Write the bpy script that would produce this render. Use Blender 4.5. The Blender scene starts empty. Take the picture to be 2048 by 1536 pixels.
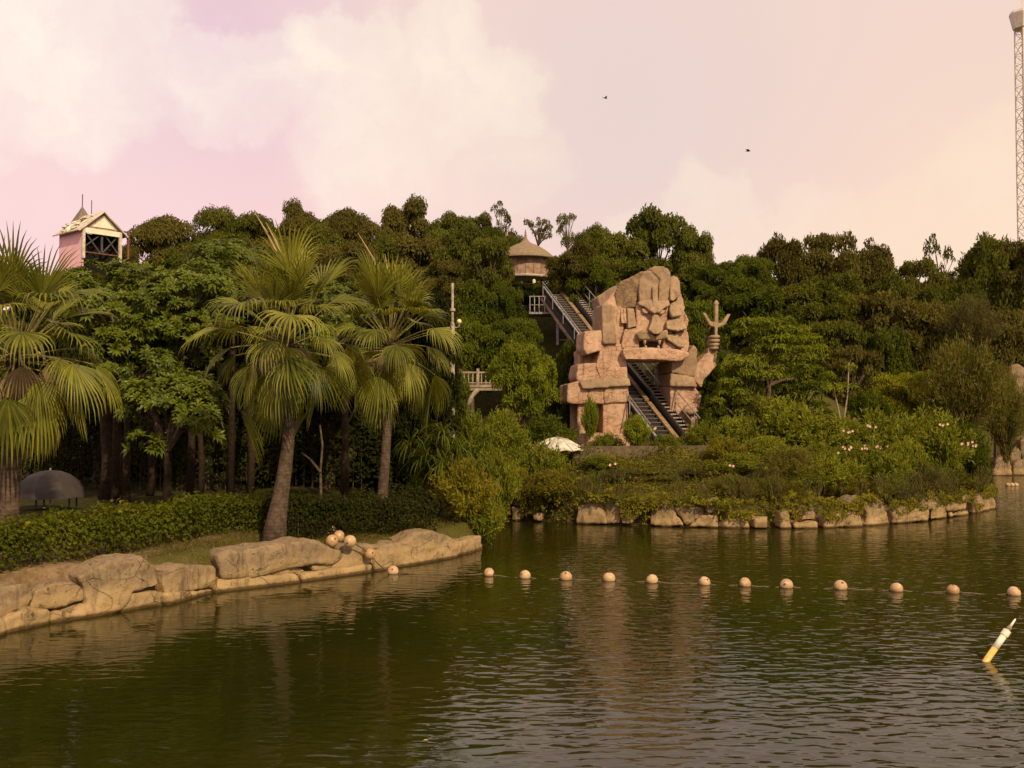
import bpy, bmesh, math, random
import numpy as np
from mathutils import Vector, Matrix
R = math.radians
sc = bpy.context.scene
C = sc.collection
# ------------------------------------------------------------------ camera
FPX, CX, CY, HOR, CAMZ = 1967.0, 1024.0, 768.0, 830.0, 4.0
PITCH = math.atan((HOR - CY) / FPX)
cam_d = bpy.data.cameras.new('camera'); cam = bpy.data.objects.new('camera', cam_d); C.objects.link(cam)
cam.location = (0, 0, CAMZ); cam.rotation_euler = (R(90) + PITCH, 0, 0)
cam_d.sensor_width = 36; cam_d.lens = FPX / 2048 * 36; cam_d.clip_end = 3000; cam_d.clip_start = .1
sc.camera = cam
def ray(px, py):
    u, v = (px - CX) / FPX, (CY - py) / FPX
    c, s = math.cos(PITCH), math.sin(PITCH)
    return Vector((u, c - v * s, s + v * c))
def P(px, py, d):
    r = ray(px, py); return Vector((r.x * d / r.y, d, CAMZ + r.z * d / r.y))
def DW(py, z=0.0):              # depth of a point of height z seen at image row py
    r = ray(CX, py); return (z - CAMZ) / r.z * r.y
# ------------------------------------------------------------------ sun, sky, exposure
SUN_AZ, SUN_EL = 152.0, 37.0     # degrees: azimuth clockwise from +Y (the view direction)
sd = Vector((math.sin(R(SUN_AZ)) * math.cos(R(SUN_EL)), math.cos(R(SUN_AZ)) * math.cos(R(SUN_EL)), math.sin(R(SUN_EL))))
sl = bpy.data.lights.new('sun', 'SUN'); sun = bpy.data.objects.new('sun', sl); C.objects.link(sun)
sl.energy = 4.0; sl.angle = R(0.8); sl.color = (1.0, 0.78, 0.48)
sun.rotation_euler = sd.to_track_quat('Z', 'Y').to_euler()
sc.view_settings.view_transform = 'Standard'; sc.view_settings.look = 'None'
sc.view_settings.exposure = 0; sc.view_settings.gamma = 1; sc.view_settings.use_curve_mapping = False

class NT:
    def __init__(s, nt): s.nt = nt; s.n = nt.nodes; s.l = nt.links
    def node(s, t, ins=None, **kw):
        n = s.n.new(t)
        for k, v in kw.items(): setattr(n, k, v)
        for k, v in (ins or {}).items(): s.put(n.inputs[k], v)
        return n
    def put(s, sock, v):
        if isinstance(v, bpy.types.NodeSocket): s.l.new(v, sock)
        else: sock.default_value = v
    def math(s, op, a, b=0.0, c=None, clamp=False):
        n = s.n.new('ShaderNodeMath'); n.operation = op; n.use_clamp = clamp
        s.put(n.inputs[0], a); s.put(n.inputs[1], b)
        if c is not None: s.put(n.inputs[2], c)
        return n.outputs[0]
    def vm(s, op, a, b=None, out=0):
        n = s.n.new('ShaderNodeVectorMath'); n.operation = op; s.put(n.inputs[0], a)
        if b is not None: s.put(n.inputs[1], b)
        return n.outputs['Value'] if out else n.outputs[0]
    def mr(s, v, a, b, c=0.0, d=1.0, smooth=True):
        n = s.n.new('ShaderNodeMapRange'); n.interpolation_type = 'SMOOTHSTEP' if smooth else 'LINEAR'
        for i, x in enumerate((v, a, b, c, d)): s.put(n.inputs[i], x)
        return n.outputs[0]
    def mix(s, f, a, b, mode='MIX'):
        n = s.n.new('ShaderNodeMix'); n.data_type = 'RGBA'; n.blend_type = mode
        s.put(n.inputs[0], f); s.put(n.inputs[6], a if not isinstance(a, tuple) else a4(a)); s.put(n.inputs[7], b if not isinstance(b, tuple) else a4(b))
        return n.outputs[2]
    def noise(s, vec, scale, detail=4.0, rough=.55, dist=0.0, out='Fac'):
        n = s.n.new('ShaderNodeTexNoise'); s.put(n.inputs['Vector'], vec)
        n.inputs['Scale'].default_value = scale; n.inputs['Detail'].default_value = detail
        n.inputs['Roughness'].default_value = rough; n.inputs['Distortion'].default_value = dist
        return n.outputs[out]
def a4(c): return (c[0], c[1], c[2], 1.0)

w = bpy.data.worlds.new('World'); sc.world = w; w.use_nodes = True
W = NT(w.node_tree); W.n.clear()
bg = W.node('ShaderNodeBackground'); bg.inputs['Strength'].default_value = 0.1
wo = W.node('ShaderNodeOutputWorld'); W.l.new(bg.outputs[0], wo.inputs[0])
sky = W.node('ShaderNodeTexSky', sky_type='NISHITA', sun_disc=False)
sky.sun_elevation = R(SUN_EL); sky.sun_rotation = R(SUN_AZ); sky.dust_density = 4.0
tc = W.node('ShaderNodeTexCoord'); dv = W.vm('NORMALIZE', tc.outputs['Generated'])
sep = W.node('ShaderNodeSeparateXYZ', {0: dv})
X10 = lambda c: tuple(10 * v for v in c)
# broad hazy sky: lavender pink on the left, cream yellow on the right, greyer up in the middle
lr = W.mr(sep.outputs[0], -.5, .5)
haze = W.mix(lr, X10((1.04, .67, .71)), X10((1.03, .74, .55)))
up = W.mr(sep.outputs[2], .05, .42)
haze = W.mix(W.math('MULTIPLY', up, .75), haze, X10((.91, .71, .64)))
mid = W.mr(W.vm('DISTANCE', dv, tuple(ray(1260, 270).normalized()), 1), .0, .30, 1, 0)
haze = W.mix(W.math('MULTIPLY', mid, .70), haze, X10((.84, .68, .65)))
lav = W.mr(W.vm('DISTANCE', dv, tuple(ray(420, 60).normalized()), 1), .0, .22, 1, 0)
haze = W.mix(W.math('MULTIPLY', lav, .5), haze, X10((.80, .54, .72)))
nz = W.noise(dv, 7.0, 7.0, .6, 0.0, 'Color')
wr = W.vm('SCALE', W.vm('SUBTRACT', nz, (.5, .5, .5))); wr.node.inputs['Scale'].default_value = .20
dw = W.vm('ADD', dv, wr)
mask = None
for (px, py, r0, r1, k) in ((120, 60, .05, .16, 1.), (230, 110, .03, .10, .8), (650, 95, .045, .10, 1.), (740, 250, .05, .14, .8),
                            (880, 150, .04, .11, .85), (560, 180, .03, .10, .8), (400, 190, .02, .08, .75), (960, 330, .02, .11, .45), (860, 300, .02, .10, .5),
                            (1420, 470, .02, .075, .6), (1620, 480, .02, .09, .5), (1790, 470, .02, .08, .4), (2040, 420, .04, .15, .6), (1290, 480, .02, .055, .5), (80, 330, .03, .18, .2)):
    c = ray(px, py).normalized()
    dd = W.vm('DISTANCE', dw, tuple(c), 1)
    m = W.math('MULTIPLY', W.math('ADD', W.math('MULTIPLY', W.mr(dd, r1 * .60, r1 * .78, 1, 0), .5), W.math('MULTIPLY', W.mr(dd, r0 * .4, r1, 1, 0), .5)), k)
    mask = m if mask is None else W.math('MAXIMUM', mask, m)
gen = W.math('MULTIPLY', W.mr(W.noise(dv, 2.6, 6, .6), .52, .68), .35)     # clouds over the rest of the sky
yfront = W.mr(sep.outputs[1], .55, .8, 1, .25)
mask = W.math('MAXIMUM', mask, W.math('MULTIPLY', gen, yfront))
tex = W.mr(W.noise(dw, 11, 6, .6), .35, .7, .55, 1.0)
mask = W.math('MULTIPLY', mask, W.math('MULTIPLY', tex, .9))
cloud = W.mix(lr, X10((1.10, 1.00, .86)), X10((1.08, .88, .65)))
col = W.mix(mask, haze, cloud)
col = W.mix(.06, col, sky.outputs[0])
W.l.new(col, bg.inputs['Color'])

# ------------------------------------------------------------------ helpers
rng = np.random.default_rng(7); random.seed(7)
def tag(o, label=None, cat=None, group=None, kind=None):
    if label: o['label'] = label
    if cat: o['category'] = cat
    if group: o['group'] = group
    if kind: o['kind'] = kind
    return o
def thing(name, label, cat, loc=(0, 0, 0), rotz=0.0, group=None):
    o = bpy.data.objects.new(name, None); C.objects.link(o); o.empty_display_size = .2
    o.location = loc; o.rotation_euler = (0, 0, rotz)
    return tag(o, label, cat, group)
def link(name, me, mat=None, parent=None, loc=None, rot=None, scale=None):
    o = bpy.data.objects.new(name, me); C.objects.link(o)
    if mat is not None and not me.materials: me.materials.append(mat)
    if parent: o.parent = parent
    if loc is not None: o.location = loc
    if rot is not None: o.rotation_euler = rot
    if scale is not None: o.scale = scale
    return o
def mesh_np(name, V, F, smooth=False, fattr=None):
    """V (n,3); F (m,k) same-size faces."""
    V = np.ascontiguousarray(V, dtype=np.float32); F = np.ascontiguousarray(F, dtype=np.int32)
    me = bpy.data.meshes.new(name); m, k = F.shape
    me.vertices.add(len(V)); me.vertices.foreach_set('co', V.ravel())
    me.loops.add(m * k); me.loops.foreach_set('vertex_index', F.ravel())
    me.polygons.add(m); me.polygons.foreach_set('loop_start', np.arange(0, m * k, k, dtype=np.int32))
    me.polygons.foreach_set('use_smooth', np.full(m, smooth))
    if fattr is not None:
        a = me.attributes.new('rnd', 'FLOAT', 'FACE'); a.data.foreach_set('value', np.asarray(fattr, dtype=np.float32))
    me.update(calc_edges=True); return me
def mesh_py(name, V, F, smooth=False):
    me = bpy.data.meshes.new(name); me.from_pydata([tuple(v) for v in V], [], F); me.update()
    if smooth: me.polygons.foreach_set('use_smooth', [True] * len(me.polygons))
    return me
class MB:
    """collects solids, builds one mesh"""
    def __init__(s): s.V = []; s.F = []
    def add(s, V, F):
        b = len(s.V); s.V += [tuple(v) for v in V]; s.F += [[i + b for i in f] for f in F]; return s
    def box(s, c, d, rot=None):
        c = Vector(c); h = Vector(d) / 2; M = rot or Matrix.Identity(3)
        V = [c + M @ Vector((x * h.x, y * h.y, z * h.z)) for x in (-1, 1) for y in (-1, 1) for z in (-1, 1)]
        return s.add(V, [(0, 1, 3, 2), (4, 6, 7, 5), (0, 4, 5, 1), (2, 3, 7, 6), (0, 2, 6, 4), (1, 5, 7, 3)])
    def beam(s, a, b, wd, ht, upv=(0, 0, 1)):
        a = Vector(a); b = Vector(b); z = (b - a).normalized(); x = z.cross(Vector(upv))
        x = x.normalized() if x.length > 1e-5 else Vector((1, 0, 0)); y = z.cross(x)
        M = Matrix((x, y, z)).transposed()
        return s.box((a + b) / 2, (wd, ht, (b - a).length), M)
    def tube(s, pts, rad, n=8, cap=True):
        pts = [Vector(p) for p in pts]; rad = rad if hasattr(rad, '__len__') else [rad] * len(pts)
        V = []; x = None
        for i, p in enumerate(pts):
            t = (pts[min(i + 1, len(pts) - 1)] - pts[max(i - 1, 0)]).normalized()
            if x is None: x = t.orthogonal().normalized()
            x = (x - t * x.dot(t)).normalized(); y = t.cross(x)
            V += [p + (x * math.cos(2 * math.pi * k / n) + y * math.sin(2 * math.pi * k / n)) * rad[i] for k in range(n)]
        F = [(i * n + k, i * n + (k + 1) % n, (i + 1) * n + (k + 1) % n, (i + 1) * n + k) for i in range(len(pts) - 1) for k in range(n)]
        if cap: F += [tuple(range(n - 1, -1, -1)), tuple(range((len(pts) - 1) * n, len(pts) * n))]
        return s.add(V, F)
    def lathe(s, prof, n=24, c=(0, 0, 0)):
        c = Vector(c); V = [c + Vector((r * math.cos(2 * math.pi * k / n), r * math.sin(2 * math.pi * k / n), z)) for r, z in prof for k in range(n)]
        F = [(i * n + k, i * n + (k + 1) % n, (i + 1) * n + (k + 1) % n, (i + 1) * n + k) for i in range(len(prof) - 1) for k in range(n)]
        F += [tuple(range(n - 1, -1, -1)), tuple(range((len(prof) - 1) * n, len(prof) * n))]
        return s.add(V, F)
    def sphere(s, c, r, n=14, m=9, sq=(1, 1, 1)):
        prof = [(r * max(math.sin(math.pi * i / m), 1e-3), -r * math.cos(math.pi * i / m)) for i in range(m + 1)]
        b = len(s.V); s.lathe(prof, n); c = Vector(c)
        for i in range(b, len(s.V)):
            v = s.V[i]; s.V[i] = (v[0] * sq[0] + c.x, v[1] * sq[1] + c.y, v[2] * sq[2] + c.z)
        return s
    def mesh(s, name, smooth=False): return mesh_py(name, s.V, s.F, smooth)
    def build(s, name, mat, parent=None, smooth=False, **kw): return link(name, s.mesh(name, smooth), mat, parent, **kw)

def h3(ix, iy, iz, seed):
    h = (ix * 374761393 + iy * 668265263 + iz * 2147483647 + seed * 974711) & 0xffffffff
    h = ((h ^ (h >> 13)) * 1274126177) & 0xffffffff
    return ((h ^ (h >> 16)) & 0xffff) / 65535.0
def vnoise(p, seed=0):
    p = np.asarray(p, dtype=np.float64); i = np.floor(p).astype(np.int64); f = p - i; f = f * f * (3 - 2 * f)
    o = 0
    for a in (0, 1):
        for b in (0, 1):
            for c in (0, 1):
                wgt = (f[:, 0] if a else 1 - f[:, 0]) * (f[:, 1] if b else 1 - f[:, 1]) * (f[:, 2] if c else 1 - f[:, 2])
                o = o + wgt * h3(i[:, 0] + a, i[:, 1] + b, i[:, 2] + c, seed)
    return o * 2 - 1
def fbm(p, octv=4, seed=0, gain=.5):
    o = 0; a = 1; t = 0
    for k in range(octv):
        o = o + a * vnoise(p * 2 ** k + 17.3 * k, seed + k); t += a; a *= gain
    return o / t
def sstep(x, a, b): t = np.clip((x - a) / (b - a), 0, 1); return t * t * (3 - 2 * t)

# ------------------------------------------------------------------ materials
def mat(name, fn, rough=.8, spec=.3):
    m = bpy.data.materials.new(name); m.use_nodes = True; N = NT(m.node_tree)
    b = m.node_tree.nodes['Principled BSDF']; b.inputs['Roughness'].default_value = rough
    b.inputs['Specular IOR Level'].default_value = spec
    fn(N, b); return m
def pos(N): return N.node('ShaderNodeNewGeometry').outputs['Position']
def obc(N): return N.node('ShaderNodeTexCoord').outputs['Object']
def bump(N, b, h, strength=.5, dist=.02):
    n = N.node('ShaderNodeBump', {'Height': h}); n.inputs['Strength'].default_value = strength; n.inputs['Distance'].default_value = dist
    N.l.new(n.outputs[0], b.inputs['Normal'])
def plain(name, c1, c2=None, scale=6.0, rough=.7, bmp=.3, spec=.3, metal=0.0, bd=.01):
    c2 = c2 or tuple(v * .6 for v in c1)
    def f(N, b):
        p = obc(N); n = N.noise(p, scale, 6, .65)
        N.put(b.inputs['Base Color'], N.mix(N.mr(n, .38, .66), c2, c1))
        b.inputs['Metallic'].default_value = metal
        bump(N, b, N.noise(p, scale * 5, 5, .6), bmp, bd)
    return mat(name, f, rough, spec)
def foliage(name, c_dark, c_light, c_odd=None, odd=.0, transl=.33, rough=.65, patch=.5, spec=.12):
    m = bpy.data.materials.new(name); m.use_nodes = True; N = NT(m.node_tree); nt = m.node_tree
    b = nt.nodes['Principled BSDF']; out = nt.nodes['Material Output']
    at = N.node('ShaderNodeAttribute', attribute_name='rnd').outputs['Fac']
    orr = N.node('ShaderNodeObjectInfo').outputs['Random']
    pz = N.noise(pos(N), .9, 3, .6)
    f = N.math('ADD', N.math('MULTIPLY', at, .55), N.math('MULTIPLY', N.mr(pz, .35, .65), patch * .6))
    f = N.math('ADD', f, N.math('MULTIPLY', N.math('SUBTRACT', orr, .5), .35), clamp=True)
    col = N.mix(f, c_dark, c_light)
    if c_odd: col = N.mix(N.math('GREATER_THAN', at, 1 - odd), col, c_odd)
    N.put(b.inputs['Base Color'], col); b.inputs['Roughness'].default_value = rough; b.inputs['Specular IOR Level'].default_value = spec
    t = N.node('ShaderNodeBsdfTranslucent'); N.put(t.inputs[0], N.mix(1.0, col, (1.5, 1.35, .5), 'MULTIPLY'))
    mx = N.node('ShaderNodeMixShader'); mx.inputs[0].default_value = transl
    N.l.new(b.outputs[0], mx.inputs[1]); N.l.new(t.outputs[0], mx.inputs[2]); N.l.new(mx.outputs[0], out.inputs[0])
    return m
M = {}
M['hill'] = foliage('hill_leaves', (.048, .044, .006), (.175, .155, .030))
M['hill2'] = foliage('hill_leaves_green', (.042, .050, .005), (.165, .175, .020))
M['slope'] = foliage('slope_leaves', (.034, .050, .004), (.145, .175, .012))
M['bright'] = foliage('bright_leaves', (.075, .100, .006), (.270, .300, .022))
M['lime'] = foliage('lime_leaves', (.100, .115, .006), (.320, .310, .020))
M['glossy'] = foliage('rosette_leaves', (.030, .048, .003), (.160, .195, .010), (.20, .18, .015), .02, .25, .42, .5, .25)
M['oleander'] = foliage('oleander_leaves', (.060, .078, .006), (.250, .275, .024), (.22, .13, .03), .05)
M['dry'] = foliage('dry_twigs', (.060, .045, .018), (.150, .115, .035), (.10, .12, .02), .3)
M['wispy'] = foliage('wispy_leaves', (.065, .068, .008), (.210, .195, .028), (.20, .13, .05), .08)
M['cover'] = foliage('trailing_leaves', (.052, .056, .005), (.220, .205, .016), (.19, .110, .025), .10, patch=1.0)
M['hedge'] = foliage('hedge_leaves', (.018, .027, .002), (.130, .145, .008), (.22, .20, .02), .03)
M['hedge_shaded'] = foliage('shaded_hedge_leaves', (.009, .013, .002), (.045, .050, .005))  # leaf green darkened so the colour itself carries the deep shade
M['palm'] = foliage('palm_leaf', (.035, .050, .004), (.360, .350, .045), None, 0, .30, .45, .5, .25)
M['palm_dead'] = foliage('withered_palm_leaf', (.13, .09, .04), (.30, .22, .12), None, 0, .2, .7)
M['petiole'] = plain('petiole', (.22, .20, .04), (.14, .11, .03), 8, .5)
M['spear'] = plain('palm_spear', (.42, .30, .16), (.28, .2, .1), 8, .6)
M['grass'] = foliage('grass_blades', (.045, .050, .006), (.150, .135, .018), (.28, .2, .06), .16)
M['flower'] = plain('pink_petals', (.70, .46, .38), (.58, .32, .28), 3, .6, 0)
M['bark'] = plain('bark', (.17, .12, .075), (.07, .048, .03), 9, .9, .8, .2, 0, .03)
M['bark_shaded'] = plain('shaded_bark', (.050, .034, .020), (.025, .017, .010), 9, .9, .8, .1, 0, .03)  # canopy shade put into the bark colour
M['bark_pale'] = plain('pale_bark', (.36, .27, .18), (.2, .15, .09), 9, .9, .6, .2, 0, .02)
def f_palmtrunk(N, b):
    p = obc(N); sx = N.node('ShaderNodeSeparateXYZ', {0: p})
    ring = N.math('SINE', N.math('ADD', N.math('MULTIPLY', sx.outputs[2], 70), N.math('MULTIPLY', N.noise(p, 4, 3), 5)))
    n = N.noise(p, 6, 6, .65)
    c = N.mix(N.mr(n, .35, .65), (.050, .035, .023), (.125, .088, .058))
    N.put(b.inputs['Base Color'], N.mix(N.math('MULTIPLY', N.mr(ring, -.2, -.95), .45), c, (.06, .042, .03)))
    bump(N, b, N.math('ADD', N.math('MULTIPLY', ring, .2), N.noise(p, 30, 4)), .6, .015)
M['palm_trunk'] = mat('palm_trunk', f_palmtrunk, .9, .2)
def f_rock(N, b):
    p = pos(N); sx = N.node('ShaderNodeSeparateXYZ', {0: p})
    n1 = N.noise(p, 1.3, 6, .65); n2 = N.noise(p, 6, 6, .7); n3 = N.noise(p, 26, 5, .6)
    c = N.mix(N.mr(n1, .38, .62), (.31, .215, .105), (.42, .295, .145))
    grey = N.math('MULTIPLY', N.mr(N.math('ADD', sx.outputs[2], N.math('MULTIPLY', N.math('SUBTRACT', n1, .5), 1.6)), .25, .75), .85)
    c = N.mix(grey, c, N.mix(N.mr(n2, .35, .65), (.15, .110, .068), (.29, .21, .125)))
    c = N.mix(N.mr(n2, .57, .70), c, (.085, .065, .04)); c = N.mix(N.math('MULTIPLY', N.mr(N.noise(N.vm('MULTIPLY', p, (5, 5, .9)), 1.0, 5, .65), .52, .72), .7), c, (.10, .075, .045))
    crack = N.node('ShaderNodeTexVoronoi', {'Vector': N.vm('ADD', N.vm('MULTIPLY', p, (1, 1, 1.6)), N.vm('MULTIPLY', N.noise(p, 2.2, 4, .6, 0, 'Color'), (.35, .35, .35)))}, feature='DISTANCE_TO_EDGE')
    crack.inputs['Scale'].default_value = 1.1
    cr = N.math('MAXIMUM', N.mr(crack.outputs['Distance'], 0, .016), N.mr(N.noise(p, 1.7, 2), .42, .55))
    c = N.mix(cr, N.mix(.45, c, (.07, .05, .03)), c)
    wet = N.mr(N.math('ADD', sx.outputs[2], N.math('MULTIPLY', n2, .08)), .07, .14)
    c = N.mix(wet, (.09, .055, .02), c)
    N.put(b.inputs['Base Color'], c)
    h = N.math('ADD', N.math('MULTIPLY', n2, .8), N.math('ADD', N.math('MULTIPLY', n3, .3), N.math('MULTIPLY', cr, .5)))
    bump(N, b, h, .8, .06)
M['rock'] = mat('bank_rock', f_rock, .9, .2)
def stone(name, c1, c2, c3, brick=False):
    def f(N, b):
        p = obc(N); n1 = N.noise(p, 1.1, 6, .65); n2 = N.noise(p, 5, 6, .7); n3 = N.noise(p, 22, 5, .6)
        c = N.mix(N.mr(n1, .36, .64), c1, c2); c = N.mix(N.mr(n2, .50, .72), c, c3)
        g = N.node('ShaderNodeNewGeometry'); nz_ = N.node('ShaderNodeSeparateXYZ', {0: g.outputs['Normal']})
        c = N.mix(N.math('MULTIPLY', N.mr(nz_.outputs[2], .4, .9), .5), c, (.22, .18, .11))      # dust settled on ledges
        streak = N.noise(N.vm('MULTIPLY', p, (7, 7, .8)), 1.0, 5, .6)
        c = N.mix(N.math('MULTIPLY', N.mr(streak, .54, .72), .7), c, (.12, .085, .055))
        h = N.math('ADD', N.math('MULTIPLY', n2, .7), N.math('MULTIPLY', n3, .35))
        if brick:
            q = N.vm('ADD', p, N.vm('MULTIPLY', N.noise(p, 2.2, 3, .5, 0, 'Color'), (.3, .3, .3)))
            v = N.node('ShaderNodeTexVoronoi', {'Vector': N.vm('MULTIPLY', q, (1.0, 1.0, 1.9))}, feature='DISTANCE_TO_EDGE'); v.inputs['Scale'].default_value = 2.6
            cr = N.math('MAXIMUM', N.mr(v.outputs['Distance'], 0, .06), N.mr(n1, .42, .6))
            h = N.math('ADD', h, N.math('MULTIPLY', cr, .5)); c = N.mix(cr, N.mix(.32, c, (.10, .06, .035)), c)
        N.put(b.inputs['Base Color'], c); bump(N, b, h, .8, .05)
    return mat(name, f, .92, .15)
M['stone_tan'] = stone('carved_stone_tan', (.28, .195, .120), (.39, .27, .165), (.19, .14, .095))
M['stone_pink'] = stone('carved_stone_pink', (.43, .26, .165), (.53, .35, .235), (.31, .205, .135), True)
M['stone_scale'] = stone('carved_stone_scaled', (.25, .17, .10), (.35, .235, .13), (.16, .12, .075), True)
M['mouth'] = plain('mouth_brown', (.10, .055, .025), (.05, .03, .015), 5)
M['tooth'] = plain('tooth_stone', (.40, .32, .22), (.26, .2, .13), 12)
M['concrete'] = plain('concrete', (.40, .32, .24), (.24, .19, .13), 3, .9, .5)
M['concrete_dark'] = plain('wall_concrete', (.17, .125, .075), (.09, .07, .04), 2, .9, .6, .2, 0, .03)
M['buoy'] = None
def f_buoy(N, b):
    p = obc(N); r_ = N.node('ShaderNodeObjectInfo').outputs['Random']
    off = N.vm('ADD', p, N.vm('SCALE', N.node('ShaderNodeCombineXYZ', {0: r_, 1: r_, 2: r_}).outputs[0])); off.node.inputs[0].links
    n = N.noise(off, 9, 5, .6)
    c = N.mix(r_, (.38, .225, .10), (.50, .34, .18))
    c = N.mix(N.mr(n, .52, .70), c, (.62, .47, .33)); c = N.mix(N.mr(N.noise(off, 14, 5, .7), .56, .70), c, (.27, .15, .07))
    z = N.node('ShaderNodeSeparateXYZ', {0: pos(N)}).outputs[2]
    c = N.mix(N.mr(z, -.01, .03), (.16, .10, .04), c)
    N.put(b.inputs['Base Color'], c)
M['buoy'] = mat('buoy_plastic', f_buoy, .5, .4)
M['rope'] = plain('rope', (.16, .12, .07), (.08, .06, .03), 20)
M['steel'] = plain('grey_steel', (.36, .34, .32), (.22, .2, .18), 5, .45, .1, .5, .3)
M['steel_dark'] = plain('dark_steel', (.05, .045, .045), (.03, .027, .025), 5, .5, .1)
M['rubber'] = plain('dark_rubber', (.018, .016, .018), (.012, .011, .012), 5, .45, .1)
M['tread'] = plain('stair_tread', (.36, .31, .26), (.25, .21, .16), 9, .6)
M['estep'] = plain('escalator_step', (.13, .10, .075), (.08, .06, .045), 9, .5)
M['tan_deck'] = plain('tan_deck', (.32, .215, .105), (.18, .12, .065), 3, .6)
M['thatch'] = plain('hut_roof', (.27, .20, .125), (.19, .14, .085), 7, .95, .7)
M['hut_wall'] = plain('hut_wall', (.40, .27, .19), (.22, .14, .09), 2.5, .9, .4)
M['pinkwall'] = plain('pink_wall', (.90, .56, .57), (.84, .48, .50), 1.2, .8, .1)
M['cream'] = plain('cream_board', (.66, .60, .50), (.46, .38, .30), 2.5, .7, .2)
M['white_board'] = plain('white_board', (.82, .80, .66), (.70, .66, .50), 1.5, .7, .1)
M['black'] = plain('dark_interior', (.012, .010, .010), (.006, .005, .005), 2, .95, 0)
M['brace'] = plain('brace_timber', (.10, .085, .08), (.06, .05, .045), 4)
M['rust'] = plain('rusty_timber', (.24, .10, .06), (.12, .05, .03), 4)
M['slate'] = plain('turret_roof', (.24, .18, .14), (.14, .11, .09), 5, .9)
M['white_metal'] = plain('white_tower_metal', (.74, .68, .56), (.58, .5, .4), 3, .5, .1)
M['pole'] = plain('lamp_pole_paint', (.52, .44, .36), (.28, .22, .17), 6, .6, .2)
M['globe'] = plain('lamp_globe', (.80, .72, .42), (.74, .66, .38), 3, .3, 0)
M['pvc'] = plain('white_plastic_pipe', (.86, .80, .68), (.80, .70, .5), 4, .35, 0, .5)
M['pvc_yellow'] = plain('yellowed_plastic_pipe', (.80, .52, .14), (.62, .36, .08), 6, .4, 0, .5)
M['canvas'] = plain('shaded_canvas', (.06, .05, .047), (.04, .033, .03), 2, .8, .1)  # pale cloth painted dark; its shade is in the colour
M['red'] = plain('red_cloth', (.20, .016, .012), (.12, .01, .008), 2, .8, .1)
M['tarp'] = plain('white_canvas', (.66, .62, .52), (.34, .32, .24), 3.0, .8, .3)
M['bird'] = plain('dark_feather', (.05, .04, .035), None, 5)
def f_ground(N, b):
    p = pos(N); n1 = N.noise(p, .55, 5, .6); n2 = N.noise(p, 5, 6, .7); n3 = N.noise(p, 30, 5, .65)
    dirt = N.mix(N.mr(n2, .35, .65), (.15, .098, .050), (.29, .195, .105))
    grs = N.mix(N.mr(n3, .35, .65), (.045, .050, .008), (.125, .105, .024))
    xs = N.node('ShaderNodeSeparateXYZ', {0: p})
    # worn sandy strip at the left end of the bank, grass towards its right end
    g = N.mr(N.math('ADD', xs.outputs[0], N.math('MULTIPLY', N.math('SUBTRACT', n1, .5), 9)), -9.5, -6.2)
    c = N.mix(g, dirt, grs)
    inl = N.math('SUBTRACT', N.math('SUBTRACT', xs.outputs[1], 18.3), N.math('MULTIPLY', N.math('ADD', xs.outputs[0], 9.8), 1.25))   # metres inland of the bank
    deep = N.mr(inl, 3.6, 5.6)  # brown green soil under the trees, darkened with painted-in canopy shade
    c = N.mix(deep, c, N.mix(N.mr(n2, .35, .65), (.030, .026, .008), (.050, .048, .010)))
    wet = N.mr(xs.outputs[2], .05, .3); c = N.mix(wet, (.05, .035, .015), c)
    N.put(b.inputs['Base Color'], c); bump(N, b, N.math('ADD', n2, n3), .8, .05)
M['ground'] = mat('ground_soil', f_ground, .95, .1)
def f_water(N, b):
    p = pos(N)
    q1 = N.vm('MULTIPLY', p, (1.0, 1.9, 1.0)); q2 = N.vm('MULTIPLY', p, (.85, 2.3, 1))
    n1 = N.noise(q1, 2.5, 1.2, .4, .4); n2 = N.noise(q2, 4.2, 1.0, .4, .2); n0 = N.noise(N.vm('MULTIPLY', p, (.5, 1.0, 1)), .55, 1, .5)
    n3 = N.noise(p, 17, 2, .5)
    xs = N.node('ShaderNodeSeparateXYZ', {0: p})
    calm = N.mr(N.math('ADD', xs.outputs[0], N.math('MULTIPLY', N.noise(p, .25, 2), 4)), -3.0, 5.0, .55, 1.0)   # lee of the left bank
    h = N.math('ADD', N.math('ADD', N.math('MULTIPLY', n1, 1.0), N.math('MULTIPLY', n2, .24)), N.math('ADD', N.math('MULTIPLY', n0, 1.3), N.math('MULTIPLY', n3, .03)))
    h = N.math('MULTIPLY', h, calm)
    bump(N, b, h, 1.0, .0165)
    c = N.mix(N.mr(N.noise(p, .12, 3), .4, .6), (.015, .017, .0015), (.025, .022, .0025))
    N.put(b.inputs['Base Color'], c); b.inputs['IOR'].default_value = 1.33
M['water'] = mat('lake_water', f_water, .04, .5)

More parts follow.
